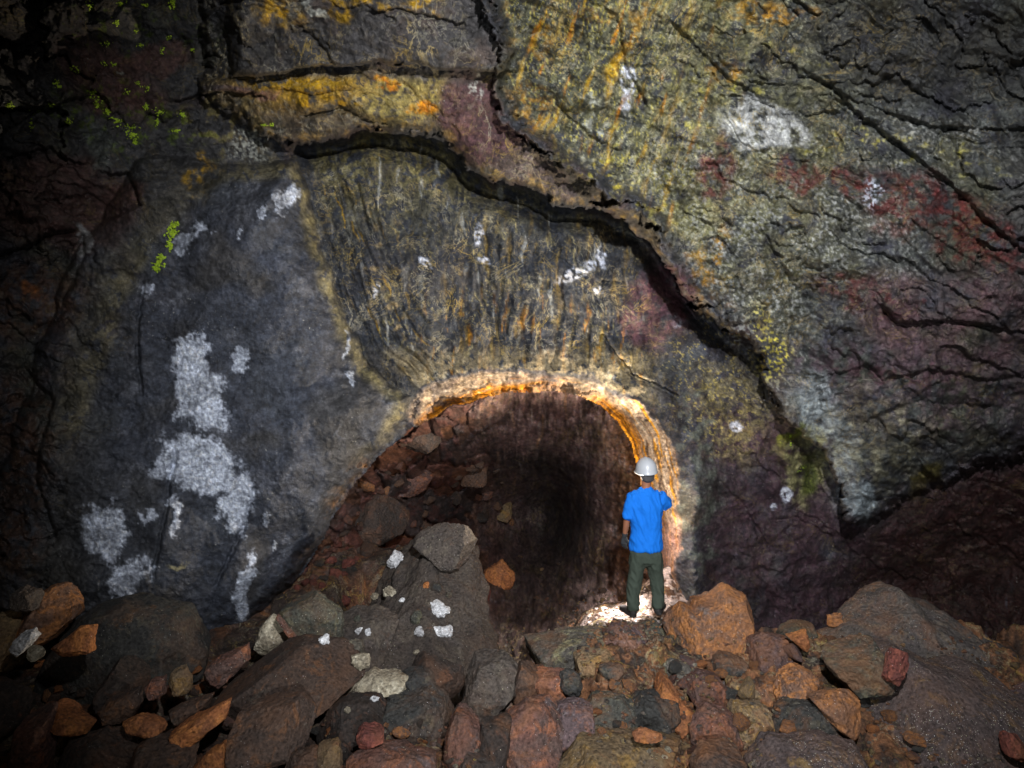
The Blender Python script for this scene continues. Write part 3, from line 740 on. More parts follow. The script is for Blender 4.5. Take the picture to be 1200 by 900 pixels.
def box(u0, v0, u1, v1, seed=0, n=10, j=.27):
    """irregular outline filling a rectangle of the sheet"""
    rg = random.Random(seed * 31 + int(u0) * 7 + int(v0)); cu, cv = (u0 + u1) / 2, (v0 + v1) / 2
    pts = []; gw = 1.17; mu, mv = (u1 - u0) * gw, (v1 - v0) * gw
    for k in range(n):
        a = 2 * math.pi * (k + rg.uniform(-.38, .38)) / n
        cx, sy = math.cos(a), math.sin(a); e = .74
        x = math.copysign(abs(cx) ** e, cx); y = math.copysign(abs(sy) ** e, sy); f = 1 - rg.uniform(0, j)
        pts.append((cu + x * f * mu / 2, cv + y * f * mv / 2))
    return pts


# right-hand heap
rock([(776, 748), (782, 726), (800, 708), (812, 713), (818, 702), (836, 699), (850, 686), (876, 698), (888, 722), (884, 742), (878, 762), (866, 772), (850, 790), (826, 792), (800, 784), (780, 768)], 6.55, 'rust',
     'large rust-orange double-humped boulder just right of the person\'s feet', t=.75, rough=.045)
rock([(603, 760), (614, 747), (650, 744), (690, 737), (724, 738), (728, 760), (700, 775), (650, 782), (610, 781)], 6.7, 'lichen', 'flat grey slab with pale yellow crust at the left end of the right-hand heap', t=.6, ang=.4)
rock([(700, 765), (709, 742), (722, 728), (733, 735), (756, 738), (766, 762), (758, 786), (738, 792), (712, 785)], 6.55, 'purple', 'pointed purple-red rock directly below the person\'s left foot', t=.45)
rock([(728, 748), (745, 734), (772, 728), (790, 765), (796, 788), (765, 792), (742, 780)], 6.75, 'green', 'mossy-toned grey-green rock below the person\'s right foot', t=.5)
rock(box(832, 766, 880, 800, 4), 6.25, 'dark', 'small dark slate rock tucked under the rust-orange boulder', t=.4)
rock([(870, 780), (880, 755), (900, 745), (926, 748), (948, 776), (944, 802), (910, 812), (884, 803)], 6.2, 'purple', 'dull purple-grey rock between the rust-orange boulder and the peaked grey boulder', t=.5)
rock([(921, 744), (946, 738), (948, 764), (940, 762)], 6.2, 'orange', 'small bright orange triangular stone beside the peaked grey boulder', 'stone', t=.14, rough=.03)
rock([(797, 815), (803, 797), (822, 788), (843, 794), (857, 815), (853, 834), (815, 838)], 5.95, 'redbrown', 'rounded red-brown rock in the middle of the right-hand heap', t=.42, rough=.03)
rock(box(848, 792, 902, 830, 8), 6.0, 'ochre', 'ochre-brown rock right of the rounded red-brown one', t=.4)
rock([(945, 800), (952, 752), (985, 742), (1010, 716), (1040, 697), (1066, 685), (1083, 704), (1110, 711), (1132, 730), (1162, 745), (1188, 770), (1192, 805), (1120, 835), (1060, 836), (1000, 812)], 6.35, 'grey',
     'broad grey boulder rising to a peak on the right', t=1.3, rough=.04, lean=.5)
rock([(966, 775), (975, 755), (1010, 748), (1042, 752), (1052, 778), (1030, 806), (990, 812), (970, 800)], 5.75, 'green', 'green-tinged dark block on the left flank of the peaked boulder', t=.45)
rock([(1030, 800), (1043, 770), (1054, 753), (1066, 760), (1062, 785), (1045, 806)], 5.55, 'red', 'narrow brick-red stone wedged between two big boulders on the right', 'stone', t=.16)
rock([(1000, 900), (1008, 818), (1036, 792), (1062, 764), (1080, 760), (1112, 776), (1142, 787), (1166, 780), (1192, 790), (1206, 832), (1204, 880), (1180, 940), (1100, 960), (1020, 950)], 5.3, 'sparkly',
     'huge speckled brown boulder filling the bottom right corner', t=1.2, rough=.03, lean=.55)
rock([(950, 820), (975, 808), (1012, 806), (1010, 832), (994, 866), (975, 850)], 5.4, 'rust', 'tan-brown triangular rock leaning on the huge speckled boulder', t=.35)
rock([(908, 800), (915, 784), (946, 780), (960, 795), (952, 822), (925, 838), (910, 822)], 5.75, 'rust', 'pinkish orange rock with a pale grainy lower face, left of the green-tinged block', t=.3, seed=411)
rock(box(902, 826, 1000, 876, 14), 5.45, 'dark', 'dark greenish-black rock in front of the pinkish orange rock', t=.5)
rock(box(880, 868, 1020, 950, 15), 5.0, 'sparkly', 'glittering brown rock cut by the bottom edge, left of the huge speckled boulder', t=.6)
rock(box(640, 862, 812, 940, 16), 5.1, 'ochre', 'long tan slab with a pale right tip along the bottom edge', t=.7, lean=.5)
rock(box(638, 822, 700, 872, 17), 5.55, 'purple', 'squat purple-grey block above the left end of the long tan slab', t=.4)
rock(box(680, 816, 752, 872, 19), 5.6, 'green', 'olive-grey block above the long tan slab', t=.42)
rock(box(728, 812, 796, 862, 18), 5.65, 'dark', 'dark charcoal block right of the olive-grey one', t=.42)
rock([(736, 862), (752, 854), (776, 857), (774, 867), (750, 871)], 5.22, 'orange', 'thin bright orange flake lying above the long tan slab', 'stone', t=.12, rough=.03)
rock([(762, 790), (778, 786), (792, 806), (812, 834), (818, 858), (800, 872), (782, 848), (770, 822)], 5.75, 'orange', 'long slanting orange rock in the centre of the right-hand heap', t=.35)
rock(box(622, 784, 672, 826, 21), 6.0, 'redbrown', 'brick-brown rock beneath the pale yellow crusted slab', t=.4, seed=77)
rock(box(655, 786, 682, 816, 22), 5.95, 'dark', 'small grey stone set into the brick-brown rock', 'stone', t=.22)
rock(box(590, 824, 668, 930, 23), 5.3, 'redbrown', 'steep red-brown block at the lip of the dark gap', t=.6)
rock(box(598, 776, 640, 850, 24), 6.0, 'brown', 'brown block at the left end of the heap facing the dark gap', t=.6)
rock(box(668, 762, 722, 800, 25), 6.3, 'ochre', 'ochre rock with yellow rind beneath the pointed purple-red rock', t=.4)
rock(box(702, 778, 732, 796, 26), 6.05, 'dark', 'little black stone below the ochre rind', 'stone', t=.18)
rock(box(690, 786, 768, 838, 27), 6.05, 'rust', 'mottled rust rock left of the slanting orange rock', t=.45)
rock(box(776, 774, 812, 806, 28), 6.2, 'lichen', 'pale grey-green knob below the rust-orange boulder', t=.3)
rock(box(852, 818, 908, 884, 29), 5.55, 'ochre', 'yellow-brown rock below the ochre-brown one', t=.45)
rock(box(808, 830, 866, 890, 30), 5.5, 'redbrown', 'red-brown block directly below the rounded red-brown rock', t=.45)
rock(box(806, 872, 880, 950, 31), 5.05, 'brown', 'brown rock cut by the bottom edge between the tan slab and the glittering rock', t=.5)
rock([(970, 733), (972, 722), (996, 719), (1002, 728), (990, 738)], 6.9, 'rust', 'flat tan stone peeping over the left shoulder of the peaked boulder', 'stone', t=.2)
rock(box(912, 728, 956, 752, 33), 6.6, 'green', 'low grey-green stone behind the bright orange triangle', 'stone', t=.3)
rock(box(1178, 860, 1200, 890, 34), 5.1, 'red', 'small red stone at the right edge of the picture', 'stone', t=.2)
rock(box(1176, 738, 1225, 790, 35), 6.7, 'dark', 'dark rounded rock at the right edge behind the boulders', t=.4)
rock(box(1186, 800, 1280, 930, 36), 5.6, 'purple', 'dark purple rock at the right edge beside the huge speckled boulder', t=.8)
rock(box(884, 800, 915, 830, 37), 5.9, 'rust', 'small rust stone left of the pinkish orange rock', 'stone', t=.22)
foot = rock(box(700, 727, 792, 760, 38), 7.6, 'dark', 'low dark rock that the person stands on', t=.75, rough=.02, lean=.2)

# left-hand rubble
rock([(52, 800), (66, 765), (92, 722), (108, 706), (142, 698), (172, 701), (208, 714), (224, 744), (240, 770), (236, 800), (195, 822), (150, 836), (96, 842), (58, 826)], 5.9, 'dark',
     'large black-green boulder under the white-stained buttress', t=1.0, rough=.035)
rock([(20, 748), (30, 712), (44, 690), (70, 683), (88, 700), (90, 722), (66, 748), (40, 765)], 6.0, 'rust', 'rust-brown rock left of the black-green boulder', t=.5, seed=42)
rock([(58, 762), (84, 742), (100, 726), (112, 726), (110, 764), (80, 768)], 5.35, 'orange', 'flat orange triangular stone on the face of the black-green boulder', 'stone', t=.2, rough=.02)
rock([(13, 764), (20, 745), (38, 735), (46, 744), (32, 764), (18, 772)], 5.45, 'white', 'pale grey shard at the far left, the longer of two', 'stone', t=.12)
rock([(32, 757), (52, 758), (50, 770), (40, 777), (34, 768)], 5.35, 'cream', 'cream chip beside the pale grey shard', 'stone', t=.1)
rock(box(14, 688, 46, 716, 45), 5.85, 'grey', 'grey stone with white bloom on top of the rust-brown rock', 'stone', t=.25)
rock(box(-40, 715, 22, 790, 46), 5.8, 'ochre', 'ochre-orange rock cut by the left edge', t=.5)
rock([(18, 900), (24, 848), (34, 824), (52, 822), (58, 850), (56, 920), (30, 930)], 4.95, 'redbrown', 'upright brown slab in the bottom left corner', t=.3)
rock([(58, 824), (76, 832), (108, 848), (112, 858), (88, 858), (66, 846)], 5.1, 'orange', 'orange slab lying right of the upright brown slab', t=.3, rough=.03)
rock([(114, 838), (128, 818), (160, 806), (164, 824), (156, 842), (132, 850)], 5.3, 'brown', 'brown angular block in front of the black-green boulder', t=.3)
rock([(171, 798), (190, 793), (194, 814), (180, 820), (172, 814)], 5.4, 'redbrown', 'small pinkish cube-shaped stone by the brown angular block', 'stone', t=.16, seed=512)
rock([(196, 806), (202, 786), (212, 777), (224, 794), (222, 812), (206, 816)], 5.5, 'ochre', 'upright tan stone right of the pinkish cube', 'stone', t=.2)
rock([(185, 872), (215, 846), (250, 828), (268, 818), (264, 842), (232, 868), (200, 882)], 5.05, 'orange', 'long diagonal rust slab in the lower left rubble', t=.3, rough=.03, seed=91)
rock([(142, 844), (160, 838), (190, 846), (200, 858), (172, 862), (150, 856)], 5.1, 'orange', 'thin orange-brown plate left of the diagonal rust slab', 'stone', t=.2, rough=.03, seed=92)
rock([(190, 838), (212, 826), (246, 816), (240, 834), (210, 848)], 5.3, 'brown', 'grey-brown wedge above the diagonal rust slab', t=.25)
rock([(255, 806), (284, 776), (312, 756), (350, 747), (396, 754), (430, 788), (436, 800), (404, 816), (366, 836), (310, 842), (268, 838)], 5.6, 'brown', 'big flat brown slab in the left foreground', t=.8, ang=.4, rough=.03, lean=.6)
rock([(228, 792), (256, 770), (288, 756), (292, 772), (262, 802), (240, 806)], 5.9, 'redbrown', 'reddish slab propped against the left end of the big flat slab', t=.3)
rock([(272, 858), (280, 826), (310, 814), (348, 820), (366, 845), (358, 880), (310, 900), (278, 890)], 5.0, 'brown', 'rounded brown rock below the big flat slab', t=.6, rough=.03, seed=93)
rock([(322, 742), (330, 710), (346, 694), (376, 700), (402, 716), (406, 744), (370, 760), (336, 756)], 6.6, 'green', 'grey-green slab at the foot of the buttress', t=.5)
rock([(296, 752), (312, 726), (318, 720), (346, 744), (340, 760), (308, 766)], 6.5, 'cream', 'yellow-cream slab wedged under the buttress tip', t=.3, rough=.03)
rock([(316, 716), (322, 718), (352, 750), (346, 754)], 6.35, 'redbrown', 'thin brown splinter leaning on the yellow-cream slab', 'stone', t=.08, rough=.02)
big = rock([(414, 700), (438, 652), (460, 616), (480, 600), (500, 590), (534, 590), (556, 610), (560, 650), (566, 690), (584, 716), (604, 748), (592, 790), (601, 822), (580, 856), (520, 880), (440, 866), (385, 830), (380, 780), (392, 745)], 7.0, 'grey',
     'great sloping brown-grey boulder in the tunnel mouth, sprinkled with white stones', t=1.5, ang=.95, rough=.11, lean=.95, seed=33)
big.data.materials[0] = M['slope']
rock([(540, 800), (552, 772), (580, 764), (606, 782), (604, 820), (590, 858), (556, 862), (538, 834)], 5.75, 'slope', 'dark angular block at the lower right of the great sloping boulder, beside the gap', t=.55, ang=.9, rough=.06)
rock([(462, 806), (476, 776), (508, 762), (540, 778), (546, 806), (520, 830), (480, 832)], 5.9, 'darkbrown', 'dark brown faceted block in front of the great sloping boulder', t=.5, ang=.9, rough=.05)
rock([(372, 790), (380, 740), (400, 706), (436, 698), (462, 722), (470, 770), (452, 806), (410, 812)], 6.75, 'slope', 'brown slab leaning on the left flank of the great sloping boulder', t=.5, ang=.7, rough=.06, lean=.5)
rock([(476, 642), (494, 622), (520, 612), (544, 614), (560, 632), (556, 660), (515, 666)], 7.75, 'slope', 'layered pale brown cap rock on top of the great sloping boulder', t=.45, rough=.05)
rock([(392, 770), (410, 748), (424, 752), (428, 776), (410, 786)], 6.1, 'lichen', 'pale grey pointed stone at the foot of the great sloping boulder', 'stone', t=.2)
rock([(404, 770), (432, 766), (436, 780), (424, 786)], 5.9, 'cream', 'pinkish cream flake beside the pale pointed stone', 'stone', t=.12)
rock([(396, 826), (412, 804), (434, 786), (452, 790), (480, 788), (478, 806), (440, 812), (410, 836)], 5.75, 'cream', 'white-crusted tan stone in the gap below the great sloping boulder', t=.35)
rock(box(468, 786, 512, 812, 66), 5.8, 'dark', 'dark blue-grey stone right of the white-crusted one', 'stone', t=.3)
rock(box(366, 826, 470, 900, 67), 5.3, 'darkbrown', 'dark brown ledge below the white-crusted stone', t=.6)
rock(box(440, 812, 532, 884, 68), 5.5, 'dark', 'blackish folded rock left of the dark red wedge', t=.5, rough=.08)
rock([(516, 892), (524, 850), (540, 826), (560, 848), (572, 882), (550, 900)], 5.2, 'redbrown', 'dark red wedge-shaped rock near the bottom centre', t=.4, seed=94)
rock(box(562, 842, 602, 910, 70), 5.2, 'darkbrown', 'dark brown rock beside the gap at the bottom centre', t=.4)
rock([(412, 862), (424, 848), (448, 852), (450, 868), (426, 880)], 5.05, 'red', 'small brick-red stone in the dark rubble left of centre', 'stone', t=.2)
rock(box(372, 868, 400, 905, 72), 4.95, 'ochre', 'yellow-stained stone at the bottom edge below the brick-red stone', 'stone', t=.2)
rock(box(400, 876, 520, 950, 73), 4.9, 'redbrown', 'brown rock cut by the bottom edge, left of the dark red wedge', t=.5, seed=95)
rock([(226, 900), (246, 878), (262, 868), (268, 905), (240, 930)], 4.9, 'orange', 'pointed rust stone on the bottom edge, left of the rounded brown rock', 'stone', t=.25, seed=96)
rock(box(-30, 800, 28, 870, 75), 5.4, 'darkbrown', 'dark brown rock at the left edge below the shards', t=.5)
rock(box(60, 856, 150, 950, 76), 4.9, 'darkbrown', 'dark rock along the bottom edge at the far left', t=.5)
rock(box(140, 860, 232, 950, 77), 4.85, 'brown', 'dull brown rock on the bottom edge in front of the diagonal rust slab', t=.5)
rock(box(330, 880, 390, 950, 78), 4.85, 'brown', 'brown rock on the bottom edge between the rounded rock and the yellow-stained stone', t=.4)
rock(box(520, 880, 600, 950, 79), 5.0, 'darkbrown', 'dark rock on the bottom edge under the dark red wedge', t=.4)
rock(box(110, 770, 175, 830, 80), 5.6, 'darkbrown', 'dark brown lump against the front of the black-green boulder', t=.4)
# inside the tunnel
tubeD = TD


def on_tube(u, v, back=.1):
    return float(tubeD[int((v - tv[0]) / 1.6), int((u - tu[0]) / 1.6)]) - back


rock([(556, 690), (566, 670), (588, 658), (608, 680), (590, 698), (570, 702)], on_tube(582, 680, .2), 'orange', 'rust-red angular block on the tunnel floor behind the great sloping boulder', t=.4, seed=97)
rock(box(548, 676, 576, 716, 82), on_tube(562, 696, .2), 'red', 'dark red block left of the rust-red angular block in the tunnel', t=.4)
rock(box(580, 584, 602, 612, 83), on_tube(591, 598), 'ochre', 'ochre-orange stone lodged in the tunnel back wall', 'stone', t=.3)
rock(box(455, 545, 505, 580, 84), on_tube(480, 562), 'redbrown', 'rusty block jutting from the rubble on the left of the tunnel', t=.5, seed=98)
rock(box(395, 574, 480, 640, 85), on_tube(437, 607, .2), 'darkbrown', 'dark reddish boulder on the left inside the arch', t=.7, seed=99)
rock(box(468, 500, 520, 532, 86), on_tube(494, 516), 'darkbrown', 'dark brown block under the left shoulder of the arch', t=.4)
rock(box(540, 538, 572, 572, 87), on_tube(556, 555), 'brown', 'grey-brown block against the tunnel back wall', t=.4)

# what already stands there, for dropping smaller things on
dg = bpy.context.evaluated_depsgraph_get


def bvh_of(objs):
    vv, ff = [], []
    for o in objs:
        k = len(vv); mw = Matrix.Translation(o.location)
        vv += [mw @ v.co for v in o.data.vertices]; ff += [[i + k for i in p.vertices] for p in o.data.polygons]
    return BVHTree.FromPolygons(vv, ff)


SOLID = bvh_of(rocks + [floor])
WALLB = bvh_of([wall, tube])
EYE = Vector((0, 0, CZ))


def sight(u, v, b=None):
    dr = (at(u, v, 1) - EYE).normalized()
    best = None
    for q in ([b] if b else [SOLID, WALLB]):
        h = q.ray_cast(EYE, dr)
        if h[0] is not None and (best is None or h[3] < best[3]): best = h
    return best


# white stones lying on the great sloping boulder, each described by itself
_w = [((466, 659, 22, 26), 'white', 'tall white pitted stone, highest on the great sloping boulder'), ((513, 716, 24, 26), 'white', 'oval white stone on the right of the great sloping boulder'),
      ((516, 742, 36, 18), 'white', 'widest white lump, lowest of the large ones on the sloping boulder'), ((492, 741, 14, 12), 'white', 'small white chip just left of the widest white lump'),
      ((456, 696, 19, 15), 'cream', 'pinkish cream stone left of the middle of the sloping boulder'), ((499, 687, 9, 9), 'orange', 'tiny orange pebble high on the sloping boulder'),
      ((511, 690, 17, 12), 'dark', 'blue-black pebble right of the tiny orange one'), ((489, 726, 19, 16), 'green', 'greenish pebble left of the oval white stone'),
      ((441, 700, 10, 9), 'cream', 'yellowish pebble left of the pinkish cream stone'), ((420, 740, 11, 9), 'white', 'white pebble low on the left of the sloping boulder'),
      ((431, 741, 8, 8), 'white', 'smallest white pebble, low on the sloping boulder'), ((420, 727, 10, 10), 'green', 'grey-green pebble above the low white pebble'), ((526, 699, 10, 9), 'green', 'pale green pebble above the oval white stone'),
      ((471, 704, 7, 6), 'white', 'tiny white pebble in the middle of the sloping boulder'), ((590, 727, 9, 8), 'red', 'tiny salmon pebble on the right edge of the sloping boulder'),
      ((488, 765, 10, 8), 'cream', 'cream pebble under the widest white lump'), ((380, 752, 12, 16), 'white', 'small pale stone beside the grey-green slab'), ((437, 820, 12, 9), 'white', 'little white stone below the white-crusted tan stone'),
      ((408, 832, 9, 9), 'cream', 'little cream pebble at the end of the white-crusted tan stone')]
for i, ((u, v, w, h), k, lab) in enumerate(_w):
    q = sight(u, v, SOLID)
    if not q: continue
    s = q[3] * (Vector(at(u, v, 1)) - EYE).normalized().y / F
    p, fa = rock_geo(900 + i, w * s, h * s * 1.0, .8 * min(w, h) * s, None, .8, .16, 5)
    o = bpy.data.objects.new('pebble' if max(w, h) < 16 else 'stone', mesh_np('stone', p, fa, None, M[k]))
    o.location = q[0] + q[1] * (.14 * h * s); o.rotation_euler = (random.uniform(-.3, .1), random.uniform(-.3, .3), 0)
    link(o); tag(o, lab, 'stone')

# loose stones filling the heaps: built once per kind, then copied
PROTO = {}
for k in ('rust', 'redbrown', 'brown', 'darkbrown', 'grey', 'purple', 'dark', 'ochre', 'orange', 'red', 'green'):
    PROTO[k] = []
    for j in range(3):
        p, fa = rock_geo(1300 + 7 * j + 31 * len(PROTO), 1, .72, .85, None, .5, .09, 5)
        PROTO[k].append(mesh_np('stone', p, fa, None, M[k]))
COLW = dict(rust='rust-coloured', redbrown='red-brown', brown='brown', darkbrown='dark brown', grey='grey', purple='purple-grey', dark='black', ochre='ochre', orange='orange', red='brick-red', green='grey-green')
ZONES = [('loose stones in the right-hand heap', 'wedged among the larger rocks of the right-hand heap', 34, (608, 1200), (765, 905), ['rust', 'rust', 'redbrown', 'rust', 'purple', 'dark', 'ochre', 'orange'], (10, 34)),
         ('loose stones in the left-hand rubble', 'lying in the left-hand foreground rubble', 56, (0, 556), (775, 905), ['rust', 'redbrown', 'brown', 'darkbrown', 'brown', 'orange', 'dark'], (9, 30)),
         ('red stones beside the buttress tip', 'in the crevice between the buttress tip and the sloping boulder', 26, (346, 420), (640, 712), ['red', 'red', 'redbrown', 'dark'], (8, 20)),
         ('stones on the tunnel floor', 'on the dark tunnel floor left of the person', 22, (606, 725), (650, 745), ['redbrown', 'brown', 'ochre', 'darkbrown'], (5, 13)),
         ('stones in the tunnel rubble', 'in the shadowed rubble on the left inside the tunnel', 34, (400, 600), (520, 650), ['rust', 'redbrown', 'brown', 'darkbrown'], (9, 28))]
for grp, where, n, (u0, u1), (v0, v1), kinds, (s0, s1) in ZONES:
    k = 0; tries = 0
    while k < n and tries < 2500:
        tries += 1
        u, v = random.uniform(u0, u1), random.uniform(v0, v1)
        q = sight(u, v)
        if 'tunnel' in grp and q:
            qs = SOLID.ray_cast(EYE, (at(u, v, 1) - EYE).normalized())
            if qs[0] is not None and qs[3] <= q[3] + 1e-4 and qs[0].z > float(floor_z(np.array([qs[0].x]), np.array([qs[0].y]))[0]) + .16: continue
        if q is None or q[3] < 3.5: continue
        onfloor = q[0].z < float(floor_z(np.array([q[0].x]), np.array([q[0].y]))[0]) + .16
        if 'tunnel' not in grp and not onfloor and True: continue
        kd = random.choice(kinds); dd = q[0].y
        s = random.uniform(s0, s1) * dd / F * random.choice((1, 1, .7))
        o = bpy.data.objects.new('stone', random.choice(PROTO[kd]))
        o.location = q[0] + Vector((0, 0, .12 * s)); o.scale = (s, s * random.uniform(.7, 1), s * random.uniform(.6, 1))
        o.rotation_euler = (random.uniform(-.6, .6), random.uniform(-.6, .6), random.uniform(0, 6.28))
        link(o); tag(o, f'small {COLW[kd]} stone {where}', 'stone', f'{COLW[kd]} ' + grp)
        k += 1

# gravel nobody could count
gp, gf = ico(2)
PV, PF, PC, n0 = [], [], [], 0
for i in range(3600):
    u, v = (random.uniform(0, 1200), random.uniform(745, 900)) if i % 4 else (random.uniform(610, 790), random.uniform(690, 750))
    q = sight(u, v)
    if q is None or q[1].z < .35 or q[3] < 3.5: continue
    if q[0].z > float(floor_z(np.array([q[0].x]), np.array([q[0].y]))[0]) + .2: continue
    s = random.uniform(.006, .028)
    p = gp * (np.array([random.uniform(.6, 1.2), random.uniform(.6, 1.2), random.uniform(.4, .8)]) * s) * (1 + .35 * rng.normal(size=(len(gp), 1)) * .6)
    PV.append(p + np.array(q[0])); PF.append(gf + n0); n0 += len(gp)
    c = random.choice(((.14, .065, .04), (.10, .06, .045), (.07, .055, .05), (.20, .09, .04), (.12, .10, .085)))
    if abs(q[0].x - 1.28) < .8 and 7.5 < q[0].y < 8.8: c = (.5, .42, .39)  # gravel paled as well inside the painted lamplight
    PC.append(np.tile(np.array(c), (len(gp), 1)))
g = bpy.data.objects.new('gravel', mesh_np('gravel', np.concatenate(PV), np.concatenate(PF), np.concatenate(PC), M['floor'], False))
link(g); tag(g, 'fine reddish lava gravel scattered between the rocks', 'gravel', kind='stuff')

# ------------------------------------------------------------------ MOSS
m, nt, b = new_mat('moss_leaf')
tc = nt.nodes.new('ShaderNodeTexCoord').outputs['Object']
nt.links.new(mixc(nt, noise(nt, tc, 30, 3), (.10, .22, .010), (.46, .60, .02)), b.inputs['Base Color'])
b.inputs['Roughness'].default_value = .7; b.inputs['Subsurface Weight'].default_value = 0
M['moss'] = m


def moss(blobs, label, n_per, size, name='moss_clump', group=None, kind=None):
    size *= .78; n_per = int(n_per * 2.6)
    vv, ff = [], []; base = None
    for (u, v, ru, rv) in blobs:
        for _ in range(n_per):
            a, rr = random.uniform(0, 6.28), min(abs(random.gauss(0, .42)), 1)
            q = WALLB.ray_cast(EYE, (at(u + math.cos(a) * rr * ru, v + math.sin(a) * rr * rv, 1) - EYE).normalized())
            if q[0] is None: continue
            c = q[0] + q[1] * random.uniform(.0, .025); s = size * random.uniform(.5, 1.2)
            if base is None: base = q[0].copy()
            nrm = (q[1] + Vector((random.gauss(0, .5), random.gauss(0, .5), random.gauss(0, .5)))).normalized()
            tx = nrm.orthogonal().normalized(); tx = Matrix.Rotation(random.uniform(0, 6.28), 3, nrm) @ tx; ty = nrm.cross(tx)
            k = len(vv)
            for x, y, z in ((-1, 0, 0), (-.35, .5, .18), (.45, .42, .18), (1, 0, 0), (.45, -.42, .18), (-.35, -.5, .18)):
                vv.append(c + tx * x * s + ty * y * s + nrm * z * s - base)
            ff.append(tuple(range(k, k + 6)))
    if not vv: return
    me = bpy.data.meshes.new(name); me.from_pydata([v[:] for v in vv], [], ff); me.materials.append(M['moss'])
    o = bpy.data.objects.new(name, me); o.location = base
    link(o); tag(o, label, 'moss', group, 'stuff' if 'tuft' not in label or len(blobs) == 2 else None)


moss([(204, 266, 9, 8), (202, 275, 8, 8), (200, 288, 4, 9)], 'bright yellow-green moss tuft, upper of the two on the shoulder of the buttress', 34, .022)
moss([(187, 309, 8, 6), (184, 315, 5, 4), (190, 302, 5, 4)], 'bright yellow-green moss tuft, lower of the two on the shoulder of the buttress', 26, .022)
moss([(108, 109, 7, 10), (113, 122, 6, 9)], 'yellow-green moss tuft at the right end of the dark crack on the upper left', 26, .016)
moss([(126, 132, 9, 5), (138, 142, 12, 6), (152, 150, 12, 6), (155, 158, 8, 9), (158, 166, 4, 6)], 'trailing strand of yellow-green moss below the dark crack', 18, .017)
moss([(172, 125, 7, 6), (187, 130, 9, 6), (185, 142, 4, 9), (207, 154, 8, 4), (214, 134, 6, 6)], 'scattered yellow-green moss by the pinkish ledge on the upper left', 14, .015)
moss([(66, 97, 7, 8), (70, 102, 4, 4), (89, 82, 5, 3)], 'faint moss spot on the reddish rock at the upper left', 14, .014)
moss([(45, 130, 12, 4), (60, 122, 10, 3), (37, 145, 4, 8), (80, 142, 6, 6), (10, 122, 6, 4)], 'thin line of moss in the crack at the left edge', 14, .014)
moss([(203, 3, 7, 9)], 'bright moss tuft cut by the top edge on the left', 26, .016)
moss([(105, 6, 8, 8), (140, 4, 8, 6), (170, 5, 8, 6), (135, 26, 6, 4)], 'dim moss spots along the top edge at the left', 12, .014)
moss([(125, 50, 10, 5), (163, 53, 6, 5), (190, 60, 4, 9), (158, 36, 6, 4), (226, 58, 4, 4), (198, 44, 4, 5)], 'dim specks of moss on the dark rock below the top edge', 9, .013)
moss([(122, 74, 7, 3), (134, 75, 5, 3), (85, 80, 6, 3), (150, 108, 6, 6), (163, 98, 5, 5), (174, 103, 5, 6)], 'moss specks around the red patch on the upper left', 9, .013)
moss([(318, 146, 4, 3), (310, 145, 5, 2)], 'tiny moss fleck left of the long dark slot', 12, .013)
moss([(925, 512, 2, 5), (926, 519, 2, 4)], 'thin moss streak on the edge of the pocket right of the person', 8, .010)
moss([(940, 547, 5, 3), (936, 551, 4, 3)], 'small moss patch inside the pocket right of the person', 6, .010)

# ------------------------------------------------------------------ PERSON
def pmat(name, col, rough=.7, var=.25, sc=14, bmp=.3, bd=.01, spec=.3, stretch=(1, 1, 1)):
    m, nt, b = new_mat(name)
    tc = nt.nodes.new('ShaderNodeTexCoord').outputs['Object']
    mp = nt.nodes.new('ShaderNodeMapping'); mp.inputs['Scale'].default_value = stretch; nt.links.new(tc, mp.inputs[0]); tc = mp.outputs[0]
    n = noise(nt, tc, sc, 6, .6)
    nt.links.new(mixc(nt, n, tuple(c * (1 - var) for c in col), tuple(min(c * (1 + var), 1) for c in col)), b.inputs['Base Color'])
    b.inputs['Roughness'].default_value = rough; b.inputs['Specular IOR Level'].default_value = spec
    nt.links.new(bump(nt, n, bmp, bd), b.inputs['Normal'])
    return m


M['skin'] = pmat('skin', (.24, .10, .055), .55, .15, 30, .2, .003)
M['shirt'] = pmat('blue_cotton', (.007, .14, .58), .85, .15, 9, .5, .02, .15, (1, 1, .55))
M['trouser'] = pmat('grey_green_cloth', (.042, .054, .042), .9, .25, 11, .5, .02, .15, (1, 1, .5))
M['hair'] = pmat('grey_hair', (.06, .058, .06), .7, .5, 60, .6, .006, .3, (1, 1, .3))
M['helmet'] = pmat('white_helmet_plastic', (.40, .42, .45), .35, .06, 8, .05, .002, .5)
M['strap'] = pmat('dark_strap', (.03, .03, .03), .8)
M['boot'] = pmat('boot_leather', (.022, .02, .02), .75, .3, 20)
M['glove'] = pmat('glove_cloth', (.025, .028, .032), .85, .3, 25)


